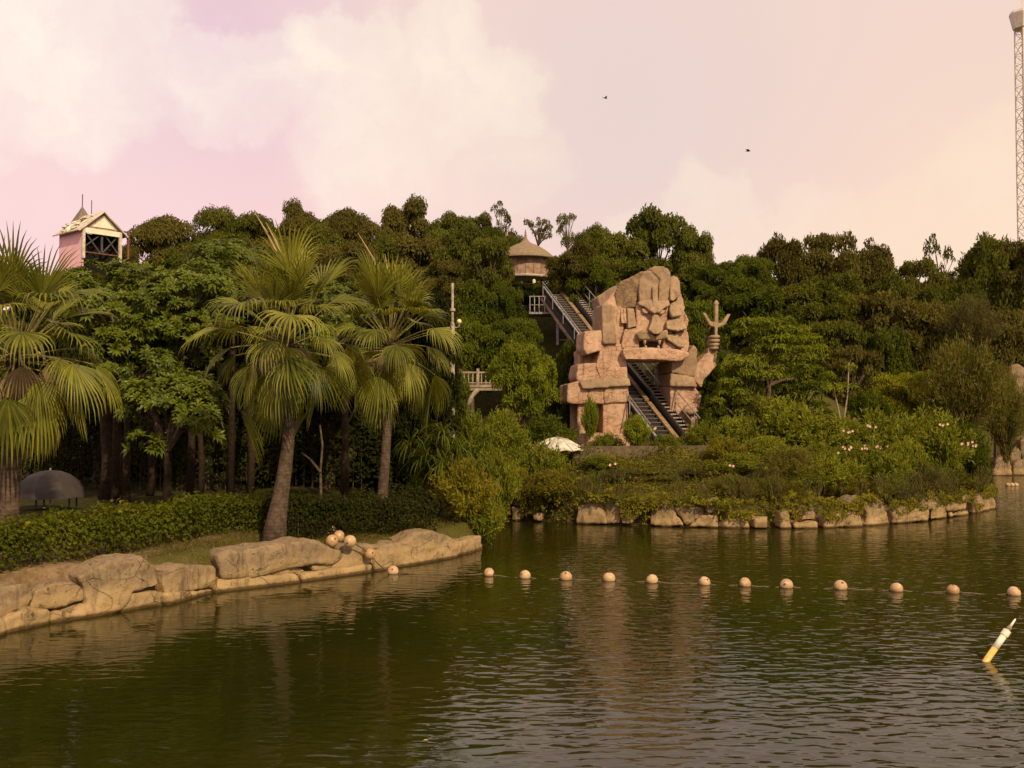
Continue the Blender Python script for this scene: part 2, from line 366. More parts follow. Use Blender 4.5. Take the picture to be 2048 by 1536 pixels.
# ------------------------------------------------------------------ terrain
SH = np.array([(-400, -10), (-60, -6), (-26, 3), (-15, 12), (-9.8, 18.3), (-7.35, 20.9), (-6.75, 22.4), (-3.5, 25.3), (-1.0, 29.3), (-.7, 32), (-.9, 35),
               (-.1, 37.8), (2.3, 36.5), (5, 35.6), (8.4, 35.0), (12.85, 36.1), (16.5, 38.3), (20.0, 41.7), (21.8, 46), (24, 55), (28.5, 65.5), (34, 65.3),
               (45, 64), (80, 60), (140, 50), (500, 40), (500, 900), (-500, 900), (-500, -10)], dtype=float)
def shore_dist(x, y):
    p = np.stack([x, y], -1); d2 = np.full(len(p), 1e18); ins = np.zeros(len(p), bool)
    for i in range(len(SH)):
        a, b = SH[i], SH[(i + 1) % len(SH)]; ab = b - a
        t = np.clip(((p - a) @ ab) / (ab @ ab), 0, 1); q = p - (a + t[:, None] * ab); d2 = np.minimum(d2, (q ** 2).sum(1))
        c = ((a[1] > y) != (b[1] > y)); den = (b[1] - a[1]) if b[1] != a[1] else 1e-9
        ins ^= c & (x < (b[0] - a[0]) * (y - a[1]) / den + a[0])
    return np.where(ins, 1, -1) * np.sqrt(d2)
def land(x, y):
    x = np.atleast_1d(np.asarray(x, float)); y = np.atleast_1d(np.asarray(y, float)); s = shore_dist(x, y)
    z = np.where(s < 0, np.maximum(s * 1.2, -1.6), sstep(s, 0, .45) * (.70 + .20 * sstep(-x, 5.5, 8)))
    z += np.where(s > 0, sstep(s, .3, 6) * .36, 0)
    isl = sstep(x, -1.5, 3) * sstep(y, 32, 36) * (1 - sstep(x, 24, 30))
    z += isl * sstep(s, .2, 5.5) * 1.22
    y0 = 46 + sstep(x, 16, 30) * 21
    z += np.where(s > 0, sstep(y, y0, y0 + 25) * (10.2 - 2.4 * sstep(x, 10, 40)), 0) + sstep(y, 90, 300) * 5
    z += np.where(s > .3, (vnoise(np.stack([x * .6, y * .6, 0 * x], -1), 3)) * .10, 0)
    return z
def lz(x, y): return float(land(x, y)[0])
xs = np.unique(np.concatenate([np.linspace(-500, -40, 24), np.linspace(-40, -14, 40), np.linspace(-14, 26, 150), np.linspace(26, 60, 50), np.linspace(60, 500, 24)]))
ys = np.unique(np.concatenate([np.linspace(-10, 12, 24), np.linspace(12, 48, 150), np.linspace(48, 100, 70), np.linspace(100, 900, 30)]))
GX, GY = np.meshgrid(xs, ys); gx, gy = GX.ravel(), GY.ravel()
V = np.stack([gx, gy, land(gx, gy)], -1); nx, ny = len(xs), len(ys)
i0 = (np.arange(ny - 1)[:, None] * nx + np.arange(nx - 1)[None]).ravel()
tag(link('ground', mesh_np('ground', V, np.stack([i0, i0 + 1, i0 + nx + 1, i0 + nx], -1), True), M['ground']), kind='structure')
wv = [(-900, -200, 0), (900, -200, 0), (900, 120, 0), (-900, 120, 0)]
tag(link('water', mesh_py('water', wv, [(0, 1, 2, 3)]), M['water']), kind='structure')

# ------------------------------------------------------------------ stones
def remesh_stone(name, front, ext, voxel, amp, seed, strata=0.0, smooth=6, freq=1.6, back_scale=1.0, fine=.3, tilt=None):
    """closed slab: outline 'front' pushed along ext, voxel-remeshed, worn round and roughened"""
    n = len(front); c = sum(front, Vector()) / n
    back = [p.copy() for p in front]
    if tilt: front = [p + Vector((0, tilt[0] * (p.x - c.x) + tilt[1] * (p.z - c.z), 0)) for p in front]
    bm = bmesh.new()
    a = [bm.verts.new(p) for p in front]; b = [bm.verts.new(c + (p - c) * back_scale + ext) for p in back]
    bm.faces.new(a); bm.faces.new(b[::-1])
    for i in range(n): bm.faces.new((a[(i + 1) % n], a[i], b[i], b[(i + 1) % n]))
    bmesh.ops.recalc_face_normals(bm, faces=bm.faces); bmesh.ops.triangulate(bm, faces=bm.faces)
    me = bpy.data.meshes.new(name); bm.to_mesh(me); bm.free()
    o = bpy.data.objects.new('tmp', me); C.objects.link(o)
    r = o.modifiers.new('r', 'REMESH'); r.mode = 'VOXEL'; r.voxel_size = voxel; r.use_smooth_shade = True
    if smooth: s = o.modifiers.new('s', 'SMOOTH'); s.iterations = smooth; s.factor = .5
    dg = bpy.context.evaluated_depsgraph_get(); out = bpy.data.meshes.new_from_object(o.evaluated_get(dg))
    bpy.data.objects.remove(o); bpy.data.meshes.remove(me)
    k = len(out.vertices); co = np.empty(k * 3, np.float32); out.vertices.foreach_get('co', co); co = co.reshape(-1, 3)
    nr = np.empty(k * 3, np.float32); out.vertices.foreach_get('normal', nr); nr = nr.reshape(-1, 3)
    d = amp * fbm(co * freq, 4, seed) + amp * fine * fbm(co * freq * 5, 3, seed + 9)
    if strata:
        q = co * np.array([.35, .35, 3.2]) + fbm(co * .8, 2, seed + 3)[:, None] * .5
        st = vnoise(q, seed + 5); d = d + strata * np.sign(st) * np.abs(st) ** .5
    co = co + nr * d[:, None]
    out.vertices.foreach_set('co', co.astype(np.float32).ravel()); out.update(); out.name = name
    out.polygons.foreach_set('use_smooth', np.ones(len(out.polygons), bool))
    return out

WL = [(-80, 1302), (0, 1268), (100, 1247), (330, 1212), (430, 1184), (600, 1163), (750, 1142), (912, 1116), (965, 1098)]
def bank_depth(px): return float(np.interp(px, [p[0] for p in WL], [DW(p[1]) for p in WL]))
BANK = [
 ('low pale rock at the far left edge, touching the water', [(-60, 1240), (10, 1240), (13, 1270), (-60, 1300)], 0),
 ('grey weathered rock at the far left, above the low pale rock', [(-60, 1172), (0, 1171), (51, 1168), (71, 1186), (58, 1210), (36, 1222), (15, 1229), (12, 1242), (-60, 1245)], .12),
 ('yellowish low rock jutting to the water, second from the left end', [(11, 1237), (58, 1214), (103, 1221), (102, 1255), (73, 1260), (12, 1275)], -.05),
 ('small round grey rock under the left end of the hedge', [(70, 1182), (106, 1164), (156, 1161), (170, 1180), (174, 1200), (120, 1216), (60, 1222)], .1),
 ('thin cracked rock at the waterline left of the big hump', [(101, 1222), (176, 1204), (172, 1245), (100, 1256)], -.02),
 ('big humped tan boulder rising highest on the left of the bank', [(165, 1171), (156, 1154), (220, 1122), (290, 1117), (320, 1137), (324, 1168), (312, 1178), (268, 1183), (257, 1207), (240, 1222), (168, 1248), (174, 1203)], 0),
 ('wedge of layered rock tucked under the right of the humped boulder', [(262, 1184), (316, 1178), (329, 1190), (330, 1222), (200, 1242), (240, 1214)], .06),
 ('flat topped grey rock between the two dark clefts', [(324, 1137), (400, 1126), (430, 1136), (430, 1176), (336, 1191), (326, 1172)], .06),
 ('long thin ledge at the waterline below the flat topped rock', [(334, 1188), (426, 1176), (427, 1194), (336, 1216)], -.02),
 ('longest boulder of the bank with dark overhang, below the thick palm trunk', [(438, 1112), (455, 1106), (522, 1094), (610, 1081), (643, 1087), (683, 1102), (687, 1121), (666, 1131), (625, 1129), (508, 1155), (448, 1158)], -.08),
 ('low ledge running along the water under the longest boulder', [(436, 1156), (508, 1153), (596, 1148), (604, 1172), (478, 1190), (426, 1194)], -.12),
 ('rounded middle ledge squeezed between the longest boulder and its lower ledge', [(470, 1136), (580, 1130), (612, 1140), (600, 1154), (500, 1164)], .1),
 ('yellowish rock below the heap of floats on the grass', [(622, 1127), (686, 1119), (688, 1100), (700, 1093), (748, 1090), (752, 1128), (728, 1134), (628, 1144)], .02),
 ('thin shelf of rock at the water below the heap of floats', [(602, 1146), (748, 1128), (746, 1152), (701, 1156), (606, 1172)], -.1),
 ('tall hump of pale rock at the right end of the bank', [(748, 1092), (807, 1083), (836, 1068), (865, 1062), (900, 1067), (917, 1083), (916, 1122), (871, 1130), (845, 1138), (751, 1150)], 0),
 ('last low rock at the tip of the bank, under the yellow green bush', [(914, 1090), (962, 1070), (968, 1103), (914, 1120)], .1)]
for i, (lab, poly, off) in enumerate(BANK):
    pts = []
    for k, (px, py) in enumerate(poly):
        d = bank_depth(px); pts.append(P(px, py, d + off))
    cxp = sum(p[0] for p in poly) / len(poly); e = 25
    a = P(cxp - e, 1200, bank_depth(cxp - e)); b = P(cxp + e, 1200, bank_depth(cxp + e)); t = (b - a); t.z = 0; t.normalize()
    nrm = Vector((-t.y, t.x, 0)) * .8 + Vector((0, 0, .02))
    me = remesh_stone('rock', pts, nrm, .045, .10, 40 + i, .030, 9, 1.5, .97)
    tag(link('rock', me, M['rock']), lab, 'rock', 'boulders of the left bank')
# island wall
def isl_depth(px):
    q = [(1015, 1041), (1153, 1048), (1300, 1053), (1500, 1058), (1640, 1057), (1730, 1053), (1790, 1048), (1860, 1042), (1940, 1030), (1992, 1018)]
    return float(np.interp(px, [p[0] for p in q], [DW(p[1]) for p in q]))
ISL = [([(1022, 1015), (1039, 1016), (1039, 1043), (1019, 1043)], 'squarish pale block at the left end of the island edge'),
 ([(1025, 991), (1038, 993), (1039, 1014), (1026, 1014)], 'small grey stone on top of the squarish pale block at the left end'),
 ([(1063, 1028), (1080, 1026), (1082, 1043), (1062, 1043)], 'small isolated stone at the waterline, second from the island edge left end'),
 ([(1153, 1010), (1175, 1006), (1189, 996), (1197, 1012), (1208, 1030), (1213, 1049), (1151, 1049)], 'pointed pale rock with two humps near the left of the island edge'),
 ([(1208, 1004), (1238, 1006), (1240, 1048), (1212, 1048)], 'upright grey rock just right of the pointed pale rock'),
 ([(1240, 1024), (1278, 1024), (1270, 1040), (1254, 1051), (1242, 1048)], 'dark wedge of rock under hanging leaves'),
 ([(1300, 1022), (1328, 1008), (1350, 1028), (1368, 1048), (1366, 1054), (1296, 1055)], 'cracked pale rock left of the slanting crack'),
 ([(1345, 1016), (1408, 1020), (1412, 1031), (1372, 1052)], 'wide wedge of pale rock in the middle of the cracked wall'),
 ([(1410, 1003), (1433, 1000), (1434, 1027), (1412, 1028)], 'grey block topping the right corner of the cracked wall'),
 ([(1400, 1030), (1434, 1029), (1436, 1057), (1372, 1057), (1384, 1046)], 'pale block at the water under the grey topping block'),
 ([(1437, 1043), (1497, 1041), (1498, 1060), (1437, 1059)], 'long low flat block right of the cracked wall'),
 ([(1508, 1038), (1535, 1034), (1537, 1060), (1508, 1060)], 'small squat block past the long low block'),
 ([(1560, 1022), (1580, 1020), (1582, 1058), (1560, 1059)], 'narrow grey stone half hidden by trailing leaves'),
 ([(1600, 1040), (1612, 1022), (1624, 1014), (1635, 1021), (1636, 1043), (1602, 1043)], 'triangular pale stone standing on a low slab'),
 ([(1586, 1045), (1636, 1044), (1636, 1061), (1588, 1061)], 'low slab under the triangular pale stone'),
 ([(1650, 1036), (1700, 1024), (1722, 1032), (1726, 1056), (1650, 1058)], 'wide ivy covered rock left of the big orange boulder'),
 ([(1727, 1008), (1743, 995), (1758, 1000), (1776, 1026), (1784, 1045), (1782, 1054), (1734, 1054), (1736, 1030)], 'big orange tan boulder leaning at the water'),
 ([(1786, 1020), (1830, 1012), (1857, 1020), (1858, 1044), (1786, 1052)], 'rough grey rocks between the orange boulder and the curved stone'),
 ([(1839, 1000), (1855, 990), (1864, 1002), (1860, 1014), (1843, 1024)], 'curved stone with a pale lower lip, high on the right wall'),
 ([(1862, 1008), (1893, 1000), (1898, 1038), (1864, 1042)], 'dull stone beside the curved stone'),
 ([(1895, 998), (1934, 995), (1936, 1020), (1895, 1022)], 'flat faced grey block near the right tip of the island'),
 ([(1902, 1022), (1940, 1019), (1942, 1034), (1902, 1038)], 'small pale ledge at the water below the flat faced block'),
 ([(1945, 1000), (1962, 992), (1985, 984), (1993, 1010), (1988, 1024), (1948, 1034)], 'root covered rock at the right tip of the island')]
for i, (poly, lab) in enumerate(ISL):
    off = [.0, .12, -.06][i % 3]
    pts = [P(px, py, isl_depth(px) + off) for px, py in poly]
    cxp = sum(p[0] for p in poly) / len(poly)
    a = P(cxp - 20, 1050, isl_depth(cxp - 20)); b = P(cxp + 20, 1050, isl_depth(cxp + 20)); t = b - a; t.z = 0; t.normalize()
    me = remesh_stone('rock', pts, Vector((-t.y, t.x, 0)) * 1.3, .07, .16, 90 + i, .035, 5, 1.8, .95)
    tag(link('rock', me, M['rock']), lab, 'rock', 'stones along the island edge')
# rocks of the far right shore
for i, (poly, d, lab) in enumerate([
    ([(1990, 925), (1996, 915), (2010, 912), (2020, 922), (2022, 956), (1984, 956)], 65, 'low rounded rock by the far channel'),
    ([(2016, 905), (2024, 892), (2036, 893), (2042, 908), (2040, 930), (2022, 932)], 66.5, 'tall rounded boulder above the far channel'),
    ([(2028, 925), (2044, 920), (2060, 930), (2062, 956), (2026, 956)], 65.4, 'rock at the water at the right edge of the far shore'),
    ([(2040, 880), (2060, 870), (2080, 900), (2075, 940), (2044, 925)], 67, 'orange rock cut by the picture edge on the far shore'),
    ([(2018, 732), (2034, 728), (2062, 738), (2070, 800), (2030, 790), (2016, 765)], 64, 'large brown boulder high up at the right edge'),
    ([(1940, 945), (1985, 935), (1990, 957), (1940, 958)], 65.6, 'flat pale rock where the far channel meets the bushes')]):
    me = remesh_stone('rock', [P(px, py, d) for px, py in poly], Vector((.2, 2.0, 0)), .09, .2, 150 + i, .05, 6, 1.0, .9)
    tag(link('rock', me, M['rock']), lab, 'rock', 'rocks of the far right shore')

# ------------------------------------------------------------------ the demon-faced stone gate
GD = 46.0; S = GD / FPX
gate_c = P(1290, 868, GD + 1.2)
gate = thing('stone_gate', 'huge carved pinkish stone gate with a fanged lion demon face straddling the escalator', 'gate', gate_c, R(6))
Minv = None
def gate_local(px, py, yo):      # gate-local coordinates; x,z measured on the front plane
    p = P(px, py, GD) - gate_c; return Vector((p.x, yo - 1.2, p.z))
TAN, PNK, SCL = 'stone_tan', 'stone_pink', 'stone_scale'
GATE = [  # name, outline in the photograph, front, back, material, roundness
 ('head_core', [(1205, 612), (1236, 572), (1290, 548), (1334, 552), (1356, 584), (1366, 620), (1376, 640), (1372, 700), (1366, 716), (1240, 716), (1200, 706)], .55, 2.9, PNK),
 ('mane_back', [(1200, 588), (1234, 567), (1262, 556), (1262, 612), (1206, 611)], .95, 3.0, TAN),
 ('mane_panel', [(1237, 563), (1260, 553), (1279, 543), (1273, 563), (1272, 589), (1267, 613), (1250, 614), (1234, 612), (1229, 586)], .22, 1.4, SCL),
 ('forehead', [(1279, 544), (1299, 542), (1313, 544), (1313, 563), (1310, 598), (1295, 599), (1275, 606), (1272, 580), (1273, 560)], 0, 1.4, TAN),
 ('crest', [(1293, 540), (1302, 533), (1320, 532), (1332, 537), (1336, 546), (1335, 575), (1333, 601), (1312, 601), (1314, 557), (1299, 545)], -.05, 2.2, TAN),
 ('forehead_ridge', [(1299, 575), (1309, 572), (1310, 606), (1308, 626), (1300, 626), (1299, 600)], -.14, .6, TAN),
 ('ear_lobe', [(1337, 554), (1345, 551), (1352, 554), (1356, 563), (1356, 589), (1341, 601), (1335, 599)], -.02, 1.6, TAN),
 ('mane_lobe', [(1357, 581), (1362, 580), (1366, 594), (1368, 613), (1359, 629), (1338, 634), (1334, 620), (1337, 606), (1352, 597)], .12, 1.8, TAN),
 ('mane_lobe', [(1328, 643), (1342, 637), (1359, 635), (1366, 645), (1371, 657), (1349, 662), (1327, 658)], -.08, 1.4, TAN),
 ('mane_lobe', [(1328, 668), (1352, 668), (1366, 682), (1363, 694), (1352, 693), (1329, 679)], -.04, 1.4, TAN),
 ('mane_slab', [(1355, 605), (1370, 616), (1381, 637), (1376, 661), (1350, 661), (1362, 640)], .5, 2.8, PNK),
 ('mane_slab', [(1350, 664), (1376, 662), (1380, 690), (1372, 712), (1350, 716), (1345, 690)], .35, 2.8, PNK),
 ('cheek', [(1237, 614), (1248, 615), (1249, 646), (1238, 646)], .22, 1.2, PNK),
 ('cheek', [(1250, 616), (1264, 617), (1267, 652), (1250, 657)], .08, 1.2, TAN),
 ('cheek', [(1331, 640), (1345, 646), (1340, 668), (1329, 666)], .25, 1.2, PNK),
 ('jaw_side', [(1244, 659), (1266, 656), (1273, 679), (1273, 697), (1248, 699), (1238, 695), (1240, 676)], .1, 1.3, PNK),
 ('jaw_side', [(1323, 680), (1334, 684), (1350, 694), (1346, 702), (1322, 698)], .12, 1.3, PNK),
 ('face', [(1268, 611), (1333, 611), (1331, 640), (1329, 661), (1327, 680), (1272, 680), (1266, 669), (1270, 649)], .12, 1.4, PNK),
 ('brow', [(1270, 605), (1285, 600), (1299, 600), (1303, 612), (1303, 628), (1296, 625), (1283, 615), (1272, 612)], -.14, .6, TAN),
 ('brow', [(1309, 601), (1333, 600), (1333, 611), (1323, 616), (1312, 626), (1307, 627), (1307, 612)], -.14, .6, TAN),
 ('eye', [(1277, 619), (1281, 616), (1287, 618), (1293, 624), (1288, 628), (1281, 626)], -.06, .4, PNK),
 ('eye', [(1311, 626), (1316, 621), (1322, 619), (1326, 620), (1323, 626), (1316, 629)], -.06, .4, PNK),
 ('nose', [(1300, 626), (1308, 626), (1313, 637), (1317, 655), (1316, 663), (1309, 669), (1301, 670), (1293, 666), (1288, 661), (1293, 649), (1297, 638)], -.30, .6, TAN),
 ('muzzle', [(1266, 669), (1280, 661), (1290, 664), (1303, 674), (1302, 681), (1288, 680), (1272, 679)], -.22, .6, TAN),
 ('muzzle', [(1303, 674), (1314, 666), (1327, 660), (1329, 676), (1318, 679), (1304, 681)], -.22, .6, TAN),
 ('mouth_hollow', [(1271, 678), (1324, 678), (1324, 700), (1271, 700)], .42, 1.2, 'mouth'),
 ('jaw', [(1239, 699), (1272, 697), (1323, 697), (1345, 700), (1367, 705), (1368, 713), (1349, 722), (1300, 720), (1242, 719), (1237, 708)], -.42, 1.6, PNK),
 ('neck_block', [(1197, 611), (1219, 610), (1222, 635), (1224, 655), (1228, 688), (1199, 688)], .0, 2.4, TAN),
 ('neck_side', [(1217, 612), (1238, 613), (1244, 650), (1242, 706), (1222, 706), (1220, 650)], .35, 2.4, PNK),
 ('neck_band', [(1196, 688), (1240, 688), (1240, 706), (1196, 704)], .15, 2.4, PNK),
 ('knuckle_block', [(1163, 664), (1198, 661), (1201, 688), (1198, 702), (1188, 703), (1168, 709), (1161, 698)], .05, 2.2, PNK),
 ('column_shaft', [(1194, 702), (1238, 704), (1247, 718), (1248, 759), (1195, 759), (1186, 732)], 0, 3.2, PNK),
 ('fist_block', [(1150, 729), (1182, 727), (1199, 730), (1199, 760), (1151, 763), (1146, 756)], .08, 2.2, PNK),
 ('cornice', [(1151, 763), (1175, 759), (1195, 757), (1249, 757), (1250, 771), (1201, 775), (1158, 778)], -.2, 2.6, TAN),
 ('wing_block', [(1129, 769), (1152, 764), (1162, 777), (1200, 777), (1200, 807), (1136, 807), (1128, 804)], -.02, 2.4, PNK),
 ('lower_block', [(1202, 775), (1250, 773), (1252, 804), (1202, 807)], -.04, 3.3, PNK),
 ('column_base', [(1150, 806), (1176, 807), (1178, 868), (1150, 868)], .2, 2.4, PNK),
 ('column_base', [(1201, 807), (1249, 805), (1251, 868), (1200, 868)], .08, 3.3, PNK),
 ('column_core', [(1165, 700), (1240, 700), (1240, 868), (1165, 868)], 1.5, 3.2, PNK),
 ('shoulder', [(1341, 721), (1368, 714), (1384, 689), (1392, 699), (1394, 730), (1387, 753), (1341, 744)], .08, 3.4, TAN),
 ('band', [(1339, 746), (1386, 754), (1391, 774), (1337, 771)], .02, 3.4, TAN),
 ('column_right', [(1340, 772), (1390, 776), (1402, 791), (1400, 815), (1396, 868), (1340, 868)], .22, 3.4, PNK),
 ('forearm', [(1405, 775), (1389, 756), (1392, 731), (1412, 709), (1420, 704), (1434, 712), (1436, 728), (1412, 757)], .35, 1.3, PNK),
 ('wrist', [(1419, 714), (1419, 694), (1441, 696), (1437, 716)], .4, 1.1, TAN),
 ('pedestal', [(1156, 866), (1262, 868), (1268, 896), (1150, 896)], -.7, 3.4, PNK)]
TILT = {'nose': (0, .42), 'brow': (0, .35), 'muzzle': (0, -.25), 'forehead': (.12, -.12), 'crest': (0, -.10), 'forehead_ridge': (0, .10), 'ear_lobe': (-.1, .22), 'mane_lobe': (.2, .45), 'cheek': (-.1, .22), 'mane_panel': (-.35, -.2), 'cornice': (0, .25), 'jaw': (0, .12), 'knuckle_block': (0, .06), 'neck_block': (0, .05), 'shoulder': (.1, -.15), 'mane_back': (-.5, 0), 'band': (0, .2)}
for i, (nm, poly, yf, yb, mt) in enumerate(GATE):
    small = (max(p[0] for p in poly) - min(p[0] for p in poly)) < 26
    fr = [gate_local(px, py, yf) for px, py in poly]
    cx_ = sum(p[0] for p in poly) / len(poly); cz_ = sum(p[1] for p in poly) / len(poly); gr = {'eye': .0, 'forehead_ridge': .02}.get(nm, .035)
    poly = [(px + gr * (px - cx_) * (1 if nm != 'mouth_hollow' else 0), py + gr * (py - cz_)) for px, py in poly]
    fr = [gate_local(px, py, yf) for px, py in poly]
    tl = TILT.get(nm)
    me = remesh_stone(nm, fr, Vector((0, yb - yf, 0)), .033 if small else .05, .028 if small else .06, 200 + i, 0, 2, 1.7, 1.0, .3, tl)
    link(nm, me, M[mt], gate)
for (px, y0, y1) in ((1283, 679, 690), (1313, 679, 690), (1285, 698, 691), (1311, 698, 691)):
    a, b = gate_local(px, y0, -.05), gate_local(px, y1, -.1)
    MB().tube([a, (a + b) / 2, b], [.085, .075, .03], 7).build('fang', M['tooth'], gate, True)
for k, py in enumerate((671, 679, 687, 694)):   # the fist's four fingers round the shaft
    a, b = gate_local(1425, py + 1, .35), gate_local(1440 - (k == 3) * 2, py, .35)
    mid_ = (a + b) / 2 + Vector((0, -.18, 0))
    MB().tube([a + Vector((0, .3, 0)), a, mid_, b, b + Vector((-.02, .3, 0))], [.07, .085, .09, .085, .06], 9).build('finger', M[TAN], gate, True)
MB().sphere(gate_local(1432, 683, .62), .32, 14, 9, (.85, .9, 1.1)).build('palm', M[TAN], gate, True)
# rounded boulders by the gate's right foot
for poly, lab in (([(1366, 822), (1378, 808), (1390, 812), (1398, 824), (1380, 830)], 'rounded reddish boulder at the foot of the gate, the upper one'),
                  ([(1378, 840), (1390, 830), (1404, 836), (1408, 862), (1382, 868)], 'brown boulder at the foot of the gate, below the reddish one')):
    me = remesh_stone('boulder', [P(px, py, 45.5) for px, py in poly], Vector((0, .9, 0)), .06, .12, int(poly[0][0]), 0, 10, 1.2, .8)
    tag(link('boulder', me, M[PNK]), lab, 'rock')
# trident held by the fist
tr = [(1435, 604), (1432, 604), (1438, 595), (1444, 604), (1441.5, 604), (1442, 643), (1449, 642), (1459, 627), (1461, 624), (1468, 624), (1456, 646), (1446, 651), (1440, 652), (1440, 700), (1434.5, 700), (1434.5, 652), (1424, 648), (1416, 636), (1408.5, 622), (1415, 622), (1425, 639), (1434, 642)]
tm = remesh_stone('trident', [gate_local(a, b, .45) for a, b in tr], Vector((0, .2, 0)), .032, .012, 5, 0, 2, 3)
t_ = tag(link('trident', tm, M[TAN], None, gate_c, (0, 0, R(6))), 'tan stone trident held upright in the fist right of the gate', 'trident')

# ------------------------------------------------------------------ escalator and staircase
E0, E1 = P(1349, 885, 43.6), P(1118, 588, 61.0)
eu = (E1 - E0); EL = eu.length; eu.normalize(); es = eu.cross(Vector((0, 0, 1))).normalized(); eup = es.cross(eu).normalized()
def EP(t, sx, h): return E0 + eu * t + es * sx + eup * h
esc = thing('escalator', 'dark outdoor escalator with tan centre deck climbing through the stone gate', 'escalator', E0)
def eb(mb, t0, t1, sx, h, wd, ht): mb.beam(EP(t0, sx, h) - E0, EP(t1, sx, h) - E0, wd, ht, es)   # width is along eup
def epart(name, mt, items):
    mb = MB()
    for (t0, t1, sx, h, wdt, ht) in items:
        a, b = EP(t0, sx, h) - E0, EP(t1, sx, h) - E0; z = (b - a).normalized()
        mb.box((a + b) / 2, (wdt, ht, (b - a).length), Matrix((es, eup, z)).transposed())
    return mb.build(name, M[mt], esc)
epart('truss', 'steel_dark', [(0, EL, -.15, -.35, 1.75, .45)])
epart('side_panel', 'steel_dark', [(0, EL, -1.06, -.06, .05, .4)])
epart('side_panel', 'hut_wall', [(0, EL, -1.1, -.34, .08, .16)])
epart('balustrade', 'rubber', [(0, EL, -.98, .22, .06, .22)])
epart('handrail', 'steel', [(-.1, EL + .2, -.98, .36, .1, .06)])
epart('handrail', 'rubber', [(-.1, EL + .2, .40, .42, .12, .07)])
epart('balustrade', 'rubber', [(0, EL, .40, .22, .10, .36)])
for k in range(5):
    t0 = k * EL / 5
    epart('deck_panel', 'tan_deck', [(t0 + .12, t0 + EL / 5 - .12, .14, .14, .22, .10)])
stm = MB()
hz = Vector((eu.x, eu.y, 0)).normalized()
Mst = Matrix((es, hz, Vector((0, 0, 1)))).transposed()
stm.box((0, 0, 0), (.86, .34, .05), Mst)
rme = MB().box(hz * -.13 + Vector((0, 0, -.13)), (.86, .03, .20), Mst).mesh('riser'); rme.materials.append(M['rubber'])
sme = stm.mesh('step'); sme.materials.append(M['estep'])
ns = int(EL / .42)
for k in range(ns): st1 = link('step', sme, None, esc, EP(k * .42 + .2, -.45, .06) - E0); link('riser', rme, None, st1)
stair = thing('staircase', 'narrow stair with pale treads and steel rails on the right of the escalator', 'staircase', E0)
t2 = MB().box((0, 0, 0), (.60, .24, .06), Mst).mesh('tread'); t2.materials.append(M['tread'])
for k in range(ns + 6): link('tread', t2, None, stair, EP(k * .375 + .2, .80, .20) - E0)
mb = MB()
for sx in (.5, 1.1): mb.beam(EP(0, sx, .04) - E0, EP(EL, sx, .04) - E0, .06, .28)
mb.build('stringer', M['steel_dark'], stair)
for hgt in (.55, 1.05):
    MB().tube([EP(.3, 1.14, hgt) - E0, EP(EL - .3, 1.14, hgt) - E0], .028, 6).build('handrail', M['steel'], stair)
for k in range(9):
    a = EP(.4 + k * (EL - .9) / 8, 1.14, -.1) - E0; MB().tube([a, a + Vector((0, 0, 1.25))], .025, 6).build('post', M['steel'], stair)
for k in range(9):   # outer left rail of the escalator
    a = EP(.4 + k * (EL - .9) / 8, -1.16, .0) - E0; MB().tube([a, a + Vector((0, 0, .85))], .025, 6).build('rail_post', M['steel'], esc)
MB().tube([EP(.3, -1.16, .76) - E0, EP(EL, -1.16, .76) - E0], .026, 6).build('side_rail', M['steel'], esc)
# landing at the top left
land_p = P(1092, 628, 60.6)
ld = thing('landing', 'grey steel landing with railings at the upper left end of the escalator', 'platform', land_p)
MB().box((-.1, .3, 0), (1.9, 1.8, .12)).build('deck', M['steel'], ld)
for k, x in enumerate((-1.0, -.72, -.44, -.1, .3, .62)):
    MB().box((x, -.6, .5), (.05, .05, 1.0 + .1 * (k > 2))).build('baluster', M['steel'], ld)
MB().box((-.2, -.6, 1.02), (1.7, .05, .05)).build('rail', M['steel'], ld); MB().box((-.2, -.6, .5), (1.7, .035, .035)).build('rail', M['steel'], ld)
for (px, pyt, pyb, d) in ((1115, 632, 684, 60.2), (1137, 650, 684, 58.2)):
    a, b = P(px, pyt, d), P(px, pyb, d)
    MB().tube([a - land_p, Vector((a.x, a.y, lz(a.x, a.y) - .3)) - land_p], .09, 8).build('leg', M['steel'], ld)
MB().beam(P(1115, 650, 60.2) - land_p, P(1137, 676, 58.2) - land_p, .05, .05).build('brace', M['steel'], ld)
MB().beam(P(1115, 680, 60.2) - land_p, P(1137, 680, 58.2) - land_p, .05, .05).build('brace', M['steel'], ld)

# ------------------------------------------------------------------ round hut
HD = 68.0; hs = HD / FPX; hc = P(1051, 557, HD)
hut = thing('round_hut', 'round tan hut with a flared conical roof and spike above the escalator', 'hut', (hc.x, hc.y, lz(hc.x, hc.y)))
hz0 = hc.z - hut.location.z
MB().lathe([(1.5, 1.27), (2.12, 1.26), (2.14, 1.33), (1.86, 1.58), (1.50, 1.88), (1.10, 2.14), (.72, 2.33), (.42, 2.45), (.26, 2.58), (.14, 2.76), (.08, 2.95), (.05, 3.0)], 32, (0, 0, hz0)).build('roof', M['thatch'], hut, True)
MB().lathe([(.10, 3.0), (.05, 3.1), (.07, 3.16), (.015, 3.45)], 10, (0, 0, hz0)).build('finial', M['thatch'], hut)
np_ = 18
for k in range(np_):
    a = 2 * math.pi * k / np_; wd = 2 * 1.56 * math.sin(math.pi / np_) - .02
    m_ = Matrix.Rotation(a, 3, 'Z')
    MB().box(m_ @ Vector((1.54, 0, .66)) + Vector((0, 0, hz0)), (.06, wd, 1.28), m_).build('wall_panel', M['hut_wall'], hut)
